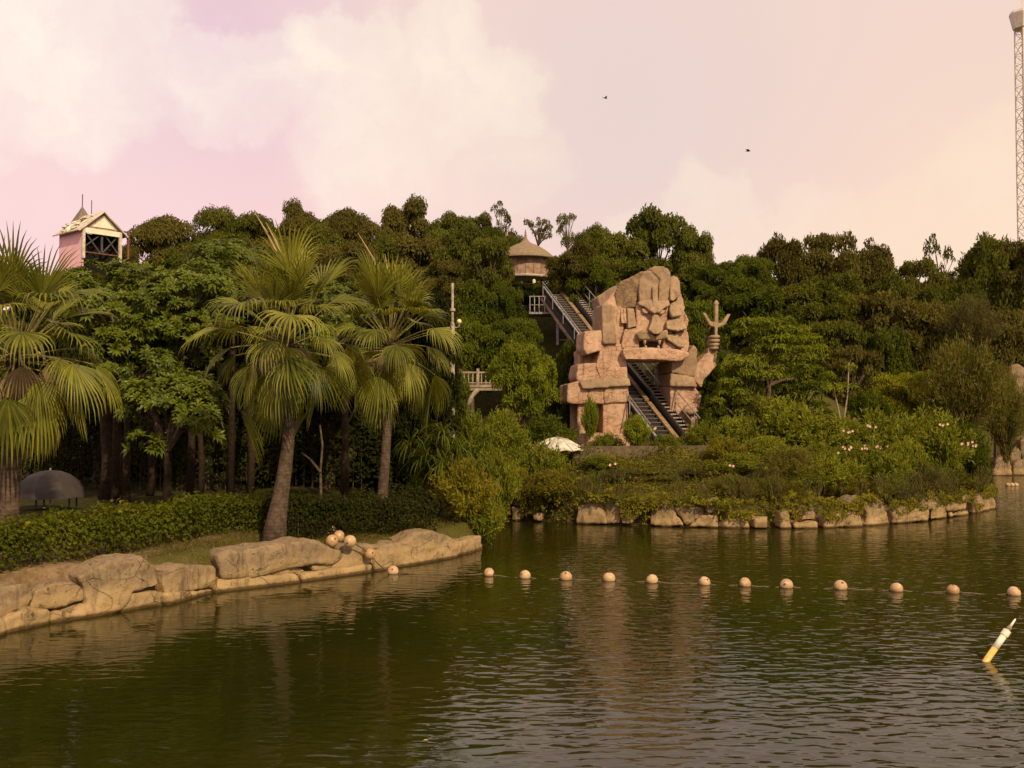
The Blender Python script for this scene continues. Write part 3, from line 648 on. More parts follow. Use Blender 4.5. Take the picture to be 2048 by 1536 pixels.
MB().lathe([(1.5, 0), (1.62, 0), (1.66, .07), (1.66, .13), (1.5, .13)], 32, (0, 0, hz0 - .02)).build('ring_beam', M['cream'], hut)
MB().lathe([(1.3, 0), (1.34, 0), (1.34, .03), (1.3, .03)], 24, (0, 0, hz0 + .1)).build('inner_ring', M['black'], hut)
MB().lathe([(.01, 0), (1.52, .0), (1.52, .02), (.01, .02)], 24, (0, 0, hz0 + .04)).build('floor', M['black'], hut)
for k in range(6):
    a = math.pi * 2 * k / 6 + .3
    MB().box((1.2 * math.cos(a), 1.2 * math.sin(a), hz0 / 2 - .3), (.12, .12, hz0 + .6)).build('post', M['bark'], hut)
lp = P(1068, 563, HD - 1.45) - hut.location
MB().lathe([(.05, 0), (.11, .02), (.11, .3), (.04, .36)], 10, (lp.x, lp.y, lp.z - .2)).build('lantern', M['globe'], hut)

# ------------------------------------------------------------------ pink house on the hill
D = 80.0; k_ = D / FPX
hp = P(201, 530, D); gz = lz(hp.x, hp.y)
house = thing('hilltop_house', 'weathered pink and cream gabled playhouse standing above the trees at upper left', 'house', (hp.x, hp.y, gz), R(50))
b0 = hp.z - gz
Wd, Dp = 3.25, 4.0; wl, wt = b0, b0 + 2.75; ap = wt + 1.45
MB().box((-Wd / 2 + .05, Dp / 2 - .2, (0 + wt) / 2), (.1, Dp, wt)).build('wall', M['pinkwall'], house)
MB().box((0, Dp - .25, wt / 2), (Wd - .1, .1, wt)).build('wall', M['pinkwall'], house)
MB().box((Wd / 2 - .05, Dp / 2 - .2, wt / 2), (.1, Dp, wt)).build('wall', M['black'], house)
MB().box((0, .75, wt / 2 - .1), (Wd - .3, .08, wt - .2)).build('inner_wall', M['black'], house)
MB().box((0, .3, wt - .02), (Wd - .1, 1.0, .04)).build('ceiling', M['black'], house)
for x in (-Wd / 2 + .02, Wd / 2 - .12): MB().box((x, -.3, wt - 1.2), (.22, .22, 2.4)).build('corner_post', M['cream'], house)
MB().box((0, -.3, wt - .12), (Wd, .16, .42)).build('fascia', M['white_board'], house)
g = MB(); g.add([(-Wd / 2, -.28, wt + .1), (Wd / 2, -.28, wt + .1), (0, -.28, ap), (-Wd / 2, -.18, wt + .1), (Wd / 2, -.18, wt + .1), (0, -.18, ap)], [(0, 1, 2), (5, 4, 3), (0, 3, 4, 1), (1, 4, 5, 2), (2, 5, 3, 0)])
g.build('gable', M['concrete'], house)
g = MB(); g.add([(-.9, -.34, wt + .25), (1.05, -.34, wt + .25), (.08, -.34, ap - .35), (-.9, -.29, wt + .25), (1.05, -.29, wt + .25), (.08, -.29, ap - .35)], [(0, 1, 2), (5, 4, 3), (0, 3, 4, 1), (1, 4, 5, 2), (2, 5, 3, 0)])
g.build('gable_panel', M['white_board'], house)
for s in (-1, 1):
    a, b = Vector((s * (Wd / 2 + .45), 0, wt - .25)), Vector((0, 0, ap + .12))
    MB().beam(a + Vector((0, -.45, 0)), b + Vector((0, -.45, 0)), .1, .22, (0, 1, 0)).build('barge_board', M['cream'], house)
    sl_ = MB(); n_ = Vector((s * .5, 0, .85)) * .08
    sl_.add([a + Vector((0, -.45, 0)), b + Vector((0, -.45, 0)), b + Vector((0, Dp, 0)), a + Vector((0, Dp, 0))] + [q + n_ for q in (a + Vector((0, -.45, 0)), b + Vector((0, -.45, 0)), b + Vector((0, Dp, 0)), a + Vector((0, Dp, 0)))],
            [(0, 1, 2, 3), (7, 6, 5, 4), (0, 4, 5, 1), (1, 5, 6, 2), (2, 6, 7, 3), (3, 7, 4, 0)])
    sl_.build('roof_slope', M['cream'], house)
for i in range(26):   # broken pale roof tiles on the left slope
    u_, v_ = random.random(), random.random()
    a, b = Vector((-(Wd / 2 + .4), 0, wt - .2)), Vector((-.5, 0, ap - .3))
    p = a.lerp(b, u_) + Vector((0, .3 + v_ * 3.2, .16))
    MB().box(p, (.42, .34, .05), Matrix.Rotation(random.uniform(-.9, .3), 3, 'Y') @ Matrix.Rotation(random.uniform(0, 3), 3, 'Z')).build('roof_tile', M['white_board' if i % 3 else 'tan_deck'], house)
bz0, bz1 = wt - 1.75, wt - .3
for (x0, z0, x1, z1) in ((-1.45, bz0 + .3, -.1, bz1), (-1.35, bz1, -.1, bz0 - .1), (.1, bz0, 1.35, bz1), (.3, bz1, 1.45, bz0)):
    MB().beam((x0, -.1, z0), (x1, -.1, z1), .09, .13, (0, 1, 0)).build('cross_brace', M['brace'], house)
MB().box((0, -.15, (bz0 + bz1) / 2), (.15, .12, bz1 - bz0)).build('mullion', M['brace'], house)
MB().box((0, -.1, bz0 - .1), (Wd - .3, .14, .1)).build('beam', M['rust'], house)
for (x, y) in ((2.2, -.3), (2.2, 1.0)): MB().box((x, y, wt - .9), (.15, .15, 2.3)).build('frame_post', M['rust'], house)
MB().box((1.75, -.3, wt + .2), (1.1, .1, .12)).build('frame_beam', M['brace'], house)
MB().add([(-.8, 2.6, wt + .6), (1.1, 2.6, wt + .6), (1.1, 4.4, wt + .6), (-.8, 4.4, wt + .6), (.15, 3.5, wt + 2.6)], [(3, 2, 1, 0), (0, 1, 4), (1, 2, 4), (2, 3, 4), (3, 0, 4)]).build('turret_roof', M['slate'], house)
MB().tube([(.15, 3.5, wt + 2.4), (.15, 3.5, wt + 3.6)], .04, 6).build('spire', M['brace'], house)
MB().tube([(.9, 3.4, wt + .8), (.9, 3.4, wt + 3.2)], .035, 6).build('spire', M['brace'], house)

# ------------------------------------------------------------------ ride tower on the right edge
TD = 118.0; tb = P(2053, 520, TD); tz = lz(tb.x, tb.y); top = P(2053, 22, TD).z
tw = thing('ride_tower', 'very tall slim white lattice ride tower cut by the right edge of the picture', 'tower', (tb.x, tb.y, tz), R(20))
H = top - tz; hw = .62
for a in (-1, 1):
    for b in (-1, 1): MB().tube([(a * hw, b * hw, 0), (a * hw, b * hw, H)], .10, 6).build('leg', M['white_metal'], tw)
mb = MB(); nb = int(H / 1.3)
for i in range(nb):
    z0, z1 = i * H / nb, (i + 1) * H / nb
    for (ax, ay, bx, by) in ((-1, -1, 1, -1), (1, -1, 1, 1), (1, 1, -1, 1), (-1, 1, -1, -1)):
        q = (ax, ay, bx, by) if i % 2 else (bx, by, ax, ay)
        mb.beam((q[0] * hw, q[1] * hw, z0), (q[2] * hw, q[3] * hw, z1), .07, .07)
        mb.beam((ax * hw, ay * hw, z1), (bx * hw, by * hw, z1), .06, .06)
tag(mb.build('lattice', M['white_metal'], tw), kind='stuff')
MB().lathe([(.6, -2.3), (1.1, -2.2), (1.5, -.4), (1.35, -.05), (.5, 0)], 8, (0, 0, H)).build('cabin', M['white_metal'], tw)
MB().tube([(0, 0, H), (0, 0, H + 3.5)], .05, 5).build('mast', M['white_metal'], tw)

# ------------------------------------------------------------------ lamp post, footbridge, balustrade
LD = 39.6; lt = P(905, 566, LD); lg = lz(lt.x, lt.y)
lamp = thing('street_lamp', 'tall pale lamp post with one round globe beside the right hand palm', 'street lamp', (lt.x, lt.y, lg))
HL = lt.z - lg; zA = P(905, 648, LD).z - lg
MB().tube([(0, 0, 0), (0, 0, zA), (0, 0, zA + .1), (0, 0, HL)], [.10, .095, .06, .05], 10).build('pole', M['pole'], lamp)
MB().lathe([(.09, zA - .9), (.12, zA - .88), (.12, zA - .8), (.09, zA - .78)], 10).build('collar', M['pole'], lamp)
MB().lathe([(.09, zA + .5), (.115, zA + .52), (.115, zA + .62), (.06, zA + .64)], 10).build('collar', M['pole'], lamp)
for s in (-1, 1): MB().tube([(0, 0, zA - .05), (s * .13, 0, zA - .15), (s * .25, 0, zA - .12), (s * .30, 0, zA)], .022, 6).build('arm', M['pole'], lamp)
MB().sphere((.27, 0, zA + .10), .10).build('globe', M['globe'], lamp, True)
MB().lathe([(.05, 0), (.06, .02), (.03, .05)], 8, (-.30, 0, zA)).build('empty_socket', M['pole'], lamp)
BD = 49.0; bp = P(968, 772, BD)
fb = thing('footbridge', 'pale concrete footbridge with balusters half hidden behind the right palm', 'footbridge', bp)
MB().box((.1, .6, .0), (2.9, 1.4, .14)).build('deck', M['concrete'], fb); MB().box((.1, .0, -.16), (2.8, .12, .13)).build('edge_beam', M['concrete'], fb)
for x in (-1.2, -.3, .6, 1.4): MB().box((x, 0, .42), (.14, .14, .9)).build('railing_post', M['concrete'], fb)
for k in range(13):
    x = -1.2 + k * .215
    MB().box((x, 0, .37), (.06, .06, .56)).build('baluster', M['concrete'], fb)
MB().box((.1, 0, .68), (2.8, .10, .08)).build('top_rail', M['concrete'], fb); MB().box((.1, 0, .16), (2.8, .08, .06)).build('bottom_rail', M['concrete'], fb)
cv = [P(*q, BD) - bp for q in ((956, 778), (944, 792), (937, 812), (932, 850))]
MB().tube(cv, [.12, .12, .14, .16], 8).build('curved_bracket', M['concrete'], fb, True)
MB().box((-.9, .7, -1.2), (.3, .3, 2.4)).build('pier', M['concrete'], fb)
bp = P(1787, 735, 72)
bl = thing('balustrade', 'small pale balustrade glimpsed between the bushes on the right slope', 'balustrade', bp)
for k in range(6): MB().box((-.6 + k * .24, 0, .25), (.08, .08, .5)).build('baluster', M['concrete'], bl)
MB().box((-.1, 0, .53), (1.3, .14, .09)).build('top_rail', M['concrete'], bl); MB().box((-.7, 0, .4), (.2, .2, .95)).build('post', M['concrete'], bl)
MB().box((0, 0, -.6), (1.5, .3, 1.2)).build('base', M['concrete'], bl)
# retaining wall under the gate
a, b = P(1145, 893, 41.2), P(1436, 891, 40.6)
rw = MB().beam(a - Vector((0, 0, .45)), b - Vector((0, 0, .45)), .9, .35, (0, 1, 0)).build('retaining_wall', M['concrete_dark'])
tag(rw, 'low dull brown retaining wall in front of the gate above the bushes', 'wall')
# white canvas canopy left of the gate
cp = P(1115, 899, 41.5)
cn = thing('canvas_canopy', 'low streaky white canvas canopy top left of the gate pedestal', 'canopy', cp)
NP = 12
for k in range(NP):
    a0, a1 = 2 * math.pi * k / NP, 2 * math.pi * (k + 1) / NP - .03
    V_ = []; F_ = []
    prof = ((.06, .50), (.45, .42), (.85, .20), (1.2, 0.0), (1.19, -.03))
    for (r_, z_) in prof:
        for t_a in (0, .5, 1):
            a = a0 + (a1 - a0) * t_a; V_.append((r_ * math.cos(a), r_ * math.sin(a), z_ + (.05 * (t_a == .5) - .02)))
    for i in range(len(prof) - 1):
        for j in range(2): F_.append((i * 3 + j, i * 3 + j + 1, i * 3 + j + 4, i * 3 + j + 3))
    MB().add(V_, F_).build('panel', M['tarp'], cn)
MB().tube([(0, 0, -1.2), (0, 0, .55)], .04, 8).build('pole', M['steel'], cn)

# ------------------------------------------------------------------ parasol and stall in the shade, left
up_ = P(100, 1000, 28.5); uz = lz(up_.x, up_.y)
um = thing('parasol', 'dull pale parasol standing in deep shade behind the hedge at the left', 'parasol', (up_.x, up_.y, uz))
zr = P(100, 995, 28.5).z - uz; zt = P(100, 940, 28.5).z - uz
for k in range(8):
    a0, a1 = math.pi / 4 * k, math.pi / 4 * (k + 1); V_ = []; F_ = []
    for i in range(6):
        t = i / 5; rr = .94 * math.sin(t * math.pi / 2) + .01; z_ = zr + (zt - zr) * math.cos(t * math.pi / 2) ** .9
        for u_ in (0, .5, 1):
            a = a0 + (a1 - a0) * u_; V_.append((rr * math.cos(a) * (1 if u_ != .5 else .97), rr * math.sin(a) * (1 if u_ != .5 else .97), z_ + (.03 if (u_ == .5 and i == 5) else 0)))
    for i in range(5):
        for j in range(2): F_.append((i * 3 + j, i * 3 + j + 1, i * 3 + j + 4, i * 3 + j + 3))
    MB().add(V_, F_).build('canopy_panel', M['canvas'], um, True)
MB().tube([(0, 0, 0), (0, 0, zt + .06)], .025, 8).build('pole', M['steel'], um)
for k in range(8):
    a = math.pi / 4 * k; MB().tube([(0, 0, zt - .35), (.45 * math.cos(a), .45 * math.sin(a), zt - .14)], .008, 4).build('rib', M['steel'], um)
st = thing('stall_table', 'table with a dark red cloth under the parasol in the shade', 'table', (up_.x + .05, up_.y + .3, uz))
MB().box((0, 0, .74), (1.1, .6, .04)).build('table_top', M['brace'], st)
MB().box((0, -.31, .55), (1.14, .02, .40)).build('cloth', M['red'], st)
for a in (-1, 1):
    for b in (-1, 1): MB().box((a * .48, b * .24, .36), (.04, .04, .72)).build('leg', M['brace'], st)

# ------------------------------------------------------------------ buoys, ropes, pipe, birds
mb = MB(); r0 = .145
prof = []
for i in range(17):
    a = math.pi * i / 16; rr = r0 * (1 - .035 * (abs(i - 8) == 0)); prof.append((max(rr * math.sin(a), .004), -rr * math.cos(a) * .93))
buoy_me = MB().lathe(prof, 24).mesh('buoy', True); buoy_me.materials.append(M['buoy'])
lug_me = MB().lathe([(.012, r0 * .88), (.022, r0 * .9), (.022, r0 * 1.03), (.010, r0 * 1.05)], 10).mesh('lug'); lug_me.materials.append(M['rope'])
def buoy(loc, lab, group, rot, s=1.0):
    o = tag(link('buoy', buoy_me, None, None, loc, rot, (s, s, s)), lab, 'buoy', group)
    link('lug', lug_me, None, o); l2 = link('lug', lug_me, None, o, None, (math.pi, 0, 0)); return o
BX = [(786, 1138), (978, 1142), (1050, 1147), (1132, 1150), (1218, 1152), (1304, 1156), (1409, 1160), (1490, 1163), (1573, 1166), (1681, 1169), (1793, 1173), (1906, 1177), (2028, 1181)]
WH = ['floating buoy nearest the bank, touching its reflection by the rocks', 'first buoy past the gap right of the bank', 'pale yellow buoy third along the floating line', 'pale scuffed buoy fourth from the bank', 'pinkish buoy with a white scuff, below the canopy',
      'plain tan buoy roughly in line with the escalator', 'round orange tan buoy below the trident', 'smooth tan buoy seventh from the right tip', 'buoy with a pinkish white scuff on top, mid right of the line', 'spotted pale buoy right of the scuffed one',
      'plain dull buoy third from the right edge', 'pink and cream banded buoy second from the right edge', 'egg shaped pale buoy at the right edge of the picture']
WH[7] = 'smooth plain tan buoy just left of the pink scuffed one'
bpos = []
for i, ((px, py), lab) in enumerate(zip(BX, WH)):
    d = DW(py + 9, 0.0); p = P(px, py, d); p.z = .055 + .01 * math.sin(i * 3.1)
    bpos.append(p); buoy(p, lab, 'floating line of buoys', (R(60) + i * .5, .35 * math.sin(i * 2.3), i * 1.1), 1.0 + .05 * math.sin(i * 5))
pr = P(740, 1108, bank_depth(740) - .22); buoy(pr, 'buoy hanging on the rope against the rock face', 'buoys of the line ashore', (R(70), .2, .6))
heap = []
for (px, py, zo, lab, rot) in ((664, 1080, 0, 'front left buoy of the heap on the grass', .3), (700, 1081, 0, 'buoy on its own right of the heap on the grass', 1.2), (678, 1071, 0, 'middle buoy of the heap, behind the front left one', 2.0), (661, 1063, 0, 'rearmost buoy of the heap on the grass', 2.9)):
    p = P(px, py, DW(py, .88)); p.z = max(lz(p.x, p.y) + .13, .86); heap.append(p); buoy(p, lab, 'heap of buoys on the grass', (1.1, rot, rot * 2), 1.08)
rp = []
allp = [heap[1], pr] + bpos
for a, b in zip(allp[:-1], allp[1:]):
    for t in np.linspace(0, 1, 7)[:-1]:
        q = a.lerp(b, t); q.z = max(q.z - .25 * t * (1 - t) * 4 * (.4 if a.z > .2 else .35), -.02 + .025 * math.sin(t * 9 + a.x * 3)) if a is not heap[1] else q.z + .1 * t * (1 - t); rp.append(q)
rp.append(allp[-1])
MB().tube(rp, .018, 5).build('rope', M['rope']); tag(bpy.data.objects['rope'], 'thin brown rope stringing the floating buoys together', 'rope')
for k, (px, lab) in enumerate(((2016, 'left of the three tiny far buoys'), (2024, 'middle of the three tiny far buoys'), (2032, 'right of the three tiny far buoys'))):
    p = P(px, 970, DW(972)); p.z = .05; buoy(p, lab, 'far buoys in the channel', (1, k, k), .95)
pb = P(1972, 1322, DW(1322)); pt = P(2031, 1238, DW(1322) + .15)
pp = thing('floating_pipe', 'white plastic pipe with yellowed lower end sticking out of the water at an angle', 'pipe', pb)
ax = (pt - pb).normalized(); Lp = (pt - pb).length
MB().tube([ax * -.35, ax * (.30 * Lp)], .052, 16).build('lower_tube', M['pvc_yellow'], pp, True)
MB().tube([ax * (.30 * Lp), ax * (.62 * Lp)], .053, 16).build('tube', M['pvc'], pp, True)
MB().tube([ax * (.60 * Lp), ax * (.72 * Lp)], [.064, .064], 16).build('collar', M['pvc'], pp)
MB().tube([ax * (.72 * Lp), ax * (.76 * Lp), ax * (.765 * Lp), ax * (.82 * Lp)], [.034, .03, .042, .03], 12).build('neck', M['concrete'], pp)
MB().tube([ax * (.81 * Lp), ax * Lp], [.024, .012], 10).build('tip', M['pvc'], pp, True)
for (px, py, d, lab, rz) in ((1211, 196, 60, 'small dark bird flying high, left of the other', .4), (1497, 302, 60, 'small dark bird flying lower, right of the other', -.5)):
    b = P(px, py, d); bo = thing('bird', lab, 'bird', b, rz)
    MB().sphere((0, 0, 0), .045, 8, 6, (3.0, .9, .9)).build('body', M['bird'], bo, True)
    for s in (-1, 1): MB().add([(-.06, 0, .01), (.08, 0, .01), (.02, s * .16, .08), (-.12, s * .30, .02), (-.06, 0, .025), (.08, 0, .025), (.02, s * .16, .09)], [(0, 1, 2), (0, 2, 3), (6, 5, 4), (3, 6, 4)]).build('wing', M['bird'], bo)
    MB().add([(-.1, -.02, 0), (-.1, .02, 0), (-.22, .04, 0), (-.22, -.04, 0)], [(0, 1, 2, 3)]).build('tail', M['bird'], bo)

# ------------------------------------------------------------------ foliage meshes
def unit(v): return v / (np.linalg.norm(v, axis=-1, keepdims=True) + 1e-9)
def leaf_quads(c, n, d, size, aspect, fold=.15):
    """leaves: centre-base c, normal n, direction d; rhombus of 4 corners"""
    n = unit(n); d = unit(d - n * (d * n).sum(-1, keepdims=True)); s = np.cross(n, d); L = size[:, None]; Wd_ = L * aspect
    V = np.stack([c, c + d * L * .45 + s * Wd_ * .5 + n * L * fold, c + d * L, c + d * L * .45 - s * Wd_ * .5 + n * L * fold], 1)
    return V.reshape(-1, 3)
def leaves_mesh(name, V, rnd): return mesh_np(name, V, np.arange(len(V)).reshape(-1, 4), False, rnd)
def rdirs(n): return unit(rng.normal(size=(n, 3)))
def clump_leaves(clumps, leaf, cover=1.0, aspect=.55, updir=.4, jit=.8, flat=1.0, deep=.35):
    Vs = []; Rn = []
    for (c, r) in clumps:
        n = max(20, int(cover * 4 * math.pi * r * r * flat / (leaf * leaf * aspect * .5)))
        d = rdirs(n); d[:, 2] = np.where(d[:, 2] < -.3, d[:, 2] * -.6, d[:, 2]); d = unit(d)
        rr = r * (1 - deep * rng.random(n) ** 1.6) * (1 + .16 * vnoise(d * 2.7 + c[0] * 9, 4))
        p = np.array(c) + d * rr[:, None] * np.array([1, 1, flat])
        nn = unit(d + np.array([0, 0, updir]) + rdirs(n) * jit); dd = rdirs(n) + d * .6
        sz = leaf * rng.uniform(.6, 1.35, n)
        Vs.append(leaf_quads(p, nn, dd, sz, aspect)); Rn.append(np.clip(rng.random(n) * .75 + .25 * rng.random(), 0, 1))
    return np.concatenate(Vs), np.concatenate(Rn)
def tree_variant(seed, style):
    """unit crown: |x|,|y|<=1, z 0..1 ; returns crown, limbs"""
    global rng
    keep = rng; rng = np.random.default_rng(seed); cl = []
    if style == 'pillow':
        for k in range(int(rng.integers(52, 72))):
            a = rng.random() * 6.28; q = rng.random() ** .55; h = rng.random()
            rmax = math.sqrt(max(0, 1 - (max(h - .35, 0) / .68) ** 2.6 - (max(.35 - h, 0) / .42) ** 2)); r = rng.uniform(.17, .30)
            cl.append(((q * rmax * math.cos(a) * .82, q * rmax * math.sin(a) * .82, .12 + h * .74), r))
        V, q = clump_leaves(cl, .052, .95, .6, .5, .7, .62, .5)
    elif style == 'broad':
        for k in range(int(rng.integers(60, 84))):
            a = rng.random() * 6.28; q = rng.random() ** .6; h = rng.random()
            rmax = math.sqrt(max(0, 1 - (max(h - .38, 0) / .66) ** 2.4 - (max(.38 - h, 0) / .45) ** 2)); r = rng.uniform(.13, .26)
            cl.append(((q * rmax * math.cos(a) * .88, q * rmax * math.sin(a) * .88, .08 + h * .82), r))
        V, q = clump_leaves(cl, rng.uniform(.055, .080), .90, rng.uniform(.35, .6), .3, 1.0, rng.uniform(.55, .75), .5)
    elif style == 'sparse':
        for k in range(24):
            a = rng.random() * 6.28; q = rng.random() ** .5; h = rng.random(); r = rng.uniform(.10, .22)
            cl.append(((q * math.cos(a) * .8, q * math.sin(a) * .8, .15 + h * .78), r))
        V, q = clump_leaves(cl, .09, .6, .5, .4, .9, .6)
    elif style == 'tiered':
        for k in range(70):
            tier = k % 7; h = .12 + tier * .135 + rng.uniform(-.02, .02); a = rng.random() * 6.28; q = rng.random() ** .5 * (1.05 - .55 * h) ; r = rng.uniform(.14, .24)
            cl.append(((q * math.cos(a) * .92, q * math.sin(a) * .92, h), r))
        V, q = clump_leaves(cl, .075, .95, .42, .9, .6, .30)
    elif style == 'wispy':
        n = 17000; k = 150; ang = rng.random(k) * 6.28; lean = rng.random(k) ** .7 * .95
        tip = np.stack([np.cos(ang) * lean, np.sin(ang) * lean, np.sqrt(np.maximum(1.02 - lean ** 2 * .85, .05))], -1) * rng.uniform(.7, 1.0, (k, 1))
        i = rng.integers(0, k, n); t = rng.random(n) ** .6; base = np.array([0, 0, .02])
        p = base + tip[i] * t[:, None] + np.array([0, 0, .1]) * (t * (1 - t))[:, None] * 2 + rng.normal(size=(n, 3)) * .045
        d = unit(tip[i]) + rdirs(n) * .5; V = leaf_quads(p, rdirs(n), d, .060 * rng.uniform(.6, 1.4, n), .22); q = rng.random(n)
        cl = [((x * .6, y * .6, z * .6), .2) for x, y, z in tip[:26]]
    elif style == 'shrub':
        n = 7000; k = 85; ang = rng.random(k) * 6.28; lean = rng.random(k) ** .6
        tip = np.stack([np.cos(ang) * lean, np.sin(ang) * lean, (1 - lean ** 2.4 * .55)], -1) * rng.uniform(.72, 1.0, (k, 1))
        i = rng.integers(0, k, n); t = 1 - rng.random(n) ** 1.5 * .75
        p = tip[i] * t[:, None] * np.array([1, 1, 1]) + rng.normal(size=(n, 3)) * .05; p[:, 2] = np.maximum(p[:, 2], .02)
        d = unit(tip[i] + np.array([0, 0, .5])) + rdirs(n) * .8; V = leaf_quads(p, rdirs(n) + np.array([0, -.0, .5]), d, .115 * rng.uniform(.6, 1.3, n), .30); q = np.clip(t * .5 + rng.random(n) * .5, 0, 1)
        cl = [((x * .7, y * .7, z * .7), .2) for x, y, z in tip[:22]]
    crown = leaves_mesh('crown_' + style, V, q)
    mb = MB()
    for (c, r) in cl[:26]:
        c = Vector(c); m_ = Vector((c.x * .35, c.y * .35, c.z * .55))
        mb.tube([(0, 0, 0 if style in ('shrub', 'wispy') else .0), m_, c], [.035 if style not in ('shrub', 'wispy') else .014, .02 if style != 'shrub' else .01, .006], 5, False)
    limbs = mb.mesh('limbs_' + style); rng = keep
    return crown, limbs
def trunk_unit(seed):
    r_ = random.Random(seed); pts = [(0, 0, 0)]; x = y = 0
    for k in range(1, 7): x += r_.uniform(-.25, .25); y += r_.uniform(-.25, .25); pts.append((x, y, k / 6))
    rad = [1.3, 1.0, .9, .85, .8, .7, .6]; mb = MB()
    V = [(x + r * math.cos(k * .785398), y + r * math.sin(k * .785398), z) for (x, y, z), r in zip(pts, rad) for k in range(8)]
    return mb.add(V, [(i * 8 + k, i * 8 + (k + 1) % 8, i * 8 + 8 + (k + 1) % 8, i * 8 + 8 + k) for i in range(6) for k in range(8)]).mesh('trunk')
VAR = {s: [tree_variant(11 * i + hash_, s) for i in range(n)] for s, n, hash_ in (('pillow', 5, 1), ('broad', 6, 2), ('sparse', 3, 3), ('tiered', 2, 4), ('wispy', 2, 5), ('shrub', 4, 6))}
TR = [trunk_unit(i) for i in range(3)]
matcache = {}
def with_mat(me, mt):
    k = (me.name, mt)
    if k not in matcache:
        m2 = me if not me.materials else me.copy()
        m2.materials.clear(); m2.materials.append(M[mt]); matcache[k] = m2
    return matcache[k]
BASE = {s: [(a.name, b.name) for a, b in v] for s, v in VAR.items()}
def get(me, mt):
    k = (me.as_pointer(), mt)
    if k not in matcache: m2 = me.copy(); m2.materials.clear(); m2.materials.append(M[mt]); matcache[k] = m2
    return matcache[k]
cnt = 0
def tree(name, px, top, wpx, bot, d, style, mt, label, group, cat='tree', dy=None, bark='bark'):
    """crown spans image rows top..bot and wpx columns at depth d; trunk goes down to the ground"""
    global cnt; cnt += 1
    pt, pbm = P(px, top, d), P(px, bot, d); rx = wpx / 2 * d / FPX; g = lz(pt.x, pt.y)
    zb = max(pbm.z, g - .1); hh = pt.z - zb
    ry = dy or max(rx, hh * .45) if style not in ('shrub', 'wispy') else rx
    cr, lm = VAR[style][cnt % len(VAR[style])]
    t = thing(name, label, cat, (pt.x, pt.y, g), 0, group)
    rz = random.random() * 6.28; s = (rx * 1.02, ry, hh * 1.02)
    def mk(nm, me, m_): 
        o = link(nm, get(me, m_), None, t, (0, 0, zb - g), None, None)
        # rotate the unit crown, then stretch it
        o.matrix_local = Matrix.Translation((0, 0, zb - g)) @ Matrix.Diagonal((s[0], s[1], s[2], 1)) @ Matrix.Rotation(rz, 4, 'Z')
    mk('crown' if style not in ('shrub', 'wispy') else 'foliage', cr, mt); mk('limbs' if style not in ('shrub', 'wispy') else 'stems', lm, bark)
    if style not in ('shrub', 'wispy') and zb - g + hh * .35 > .2:
        th = zb - g + hh * .35; rr = .05 * rx + .05
        o = link('trunk', get(TR[cnt % 3], bark), None, t, (0, 0, -.1), (0, 0, rz), (rr, rr, th))
    return t
HT, ST, RT = 'trees on the hilltop', 'trees on the slope', 'trees on the right slope'
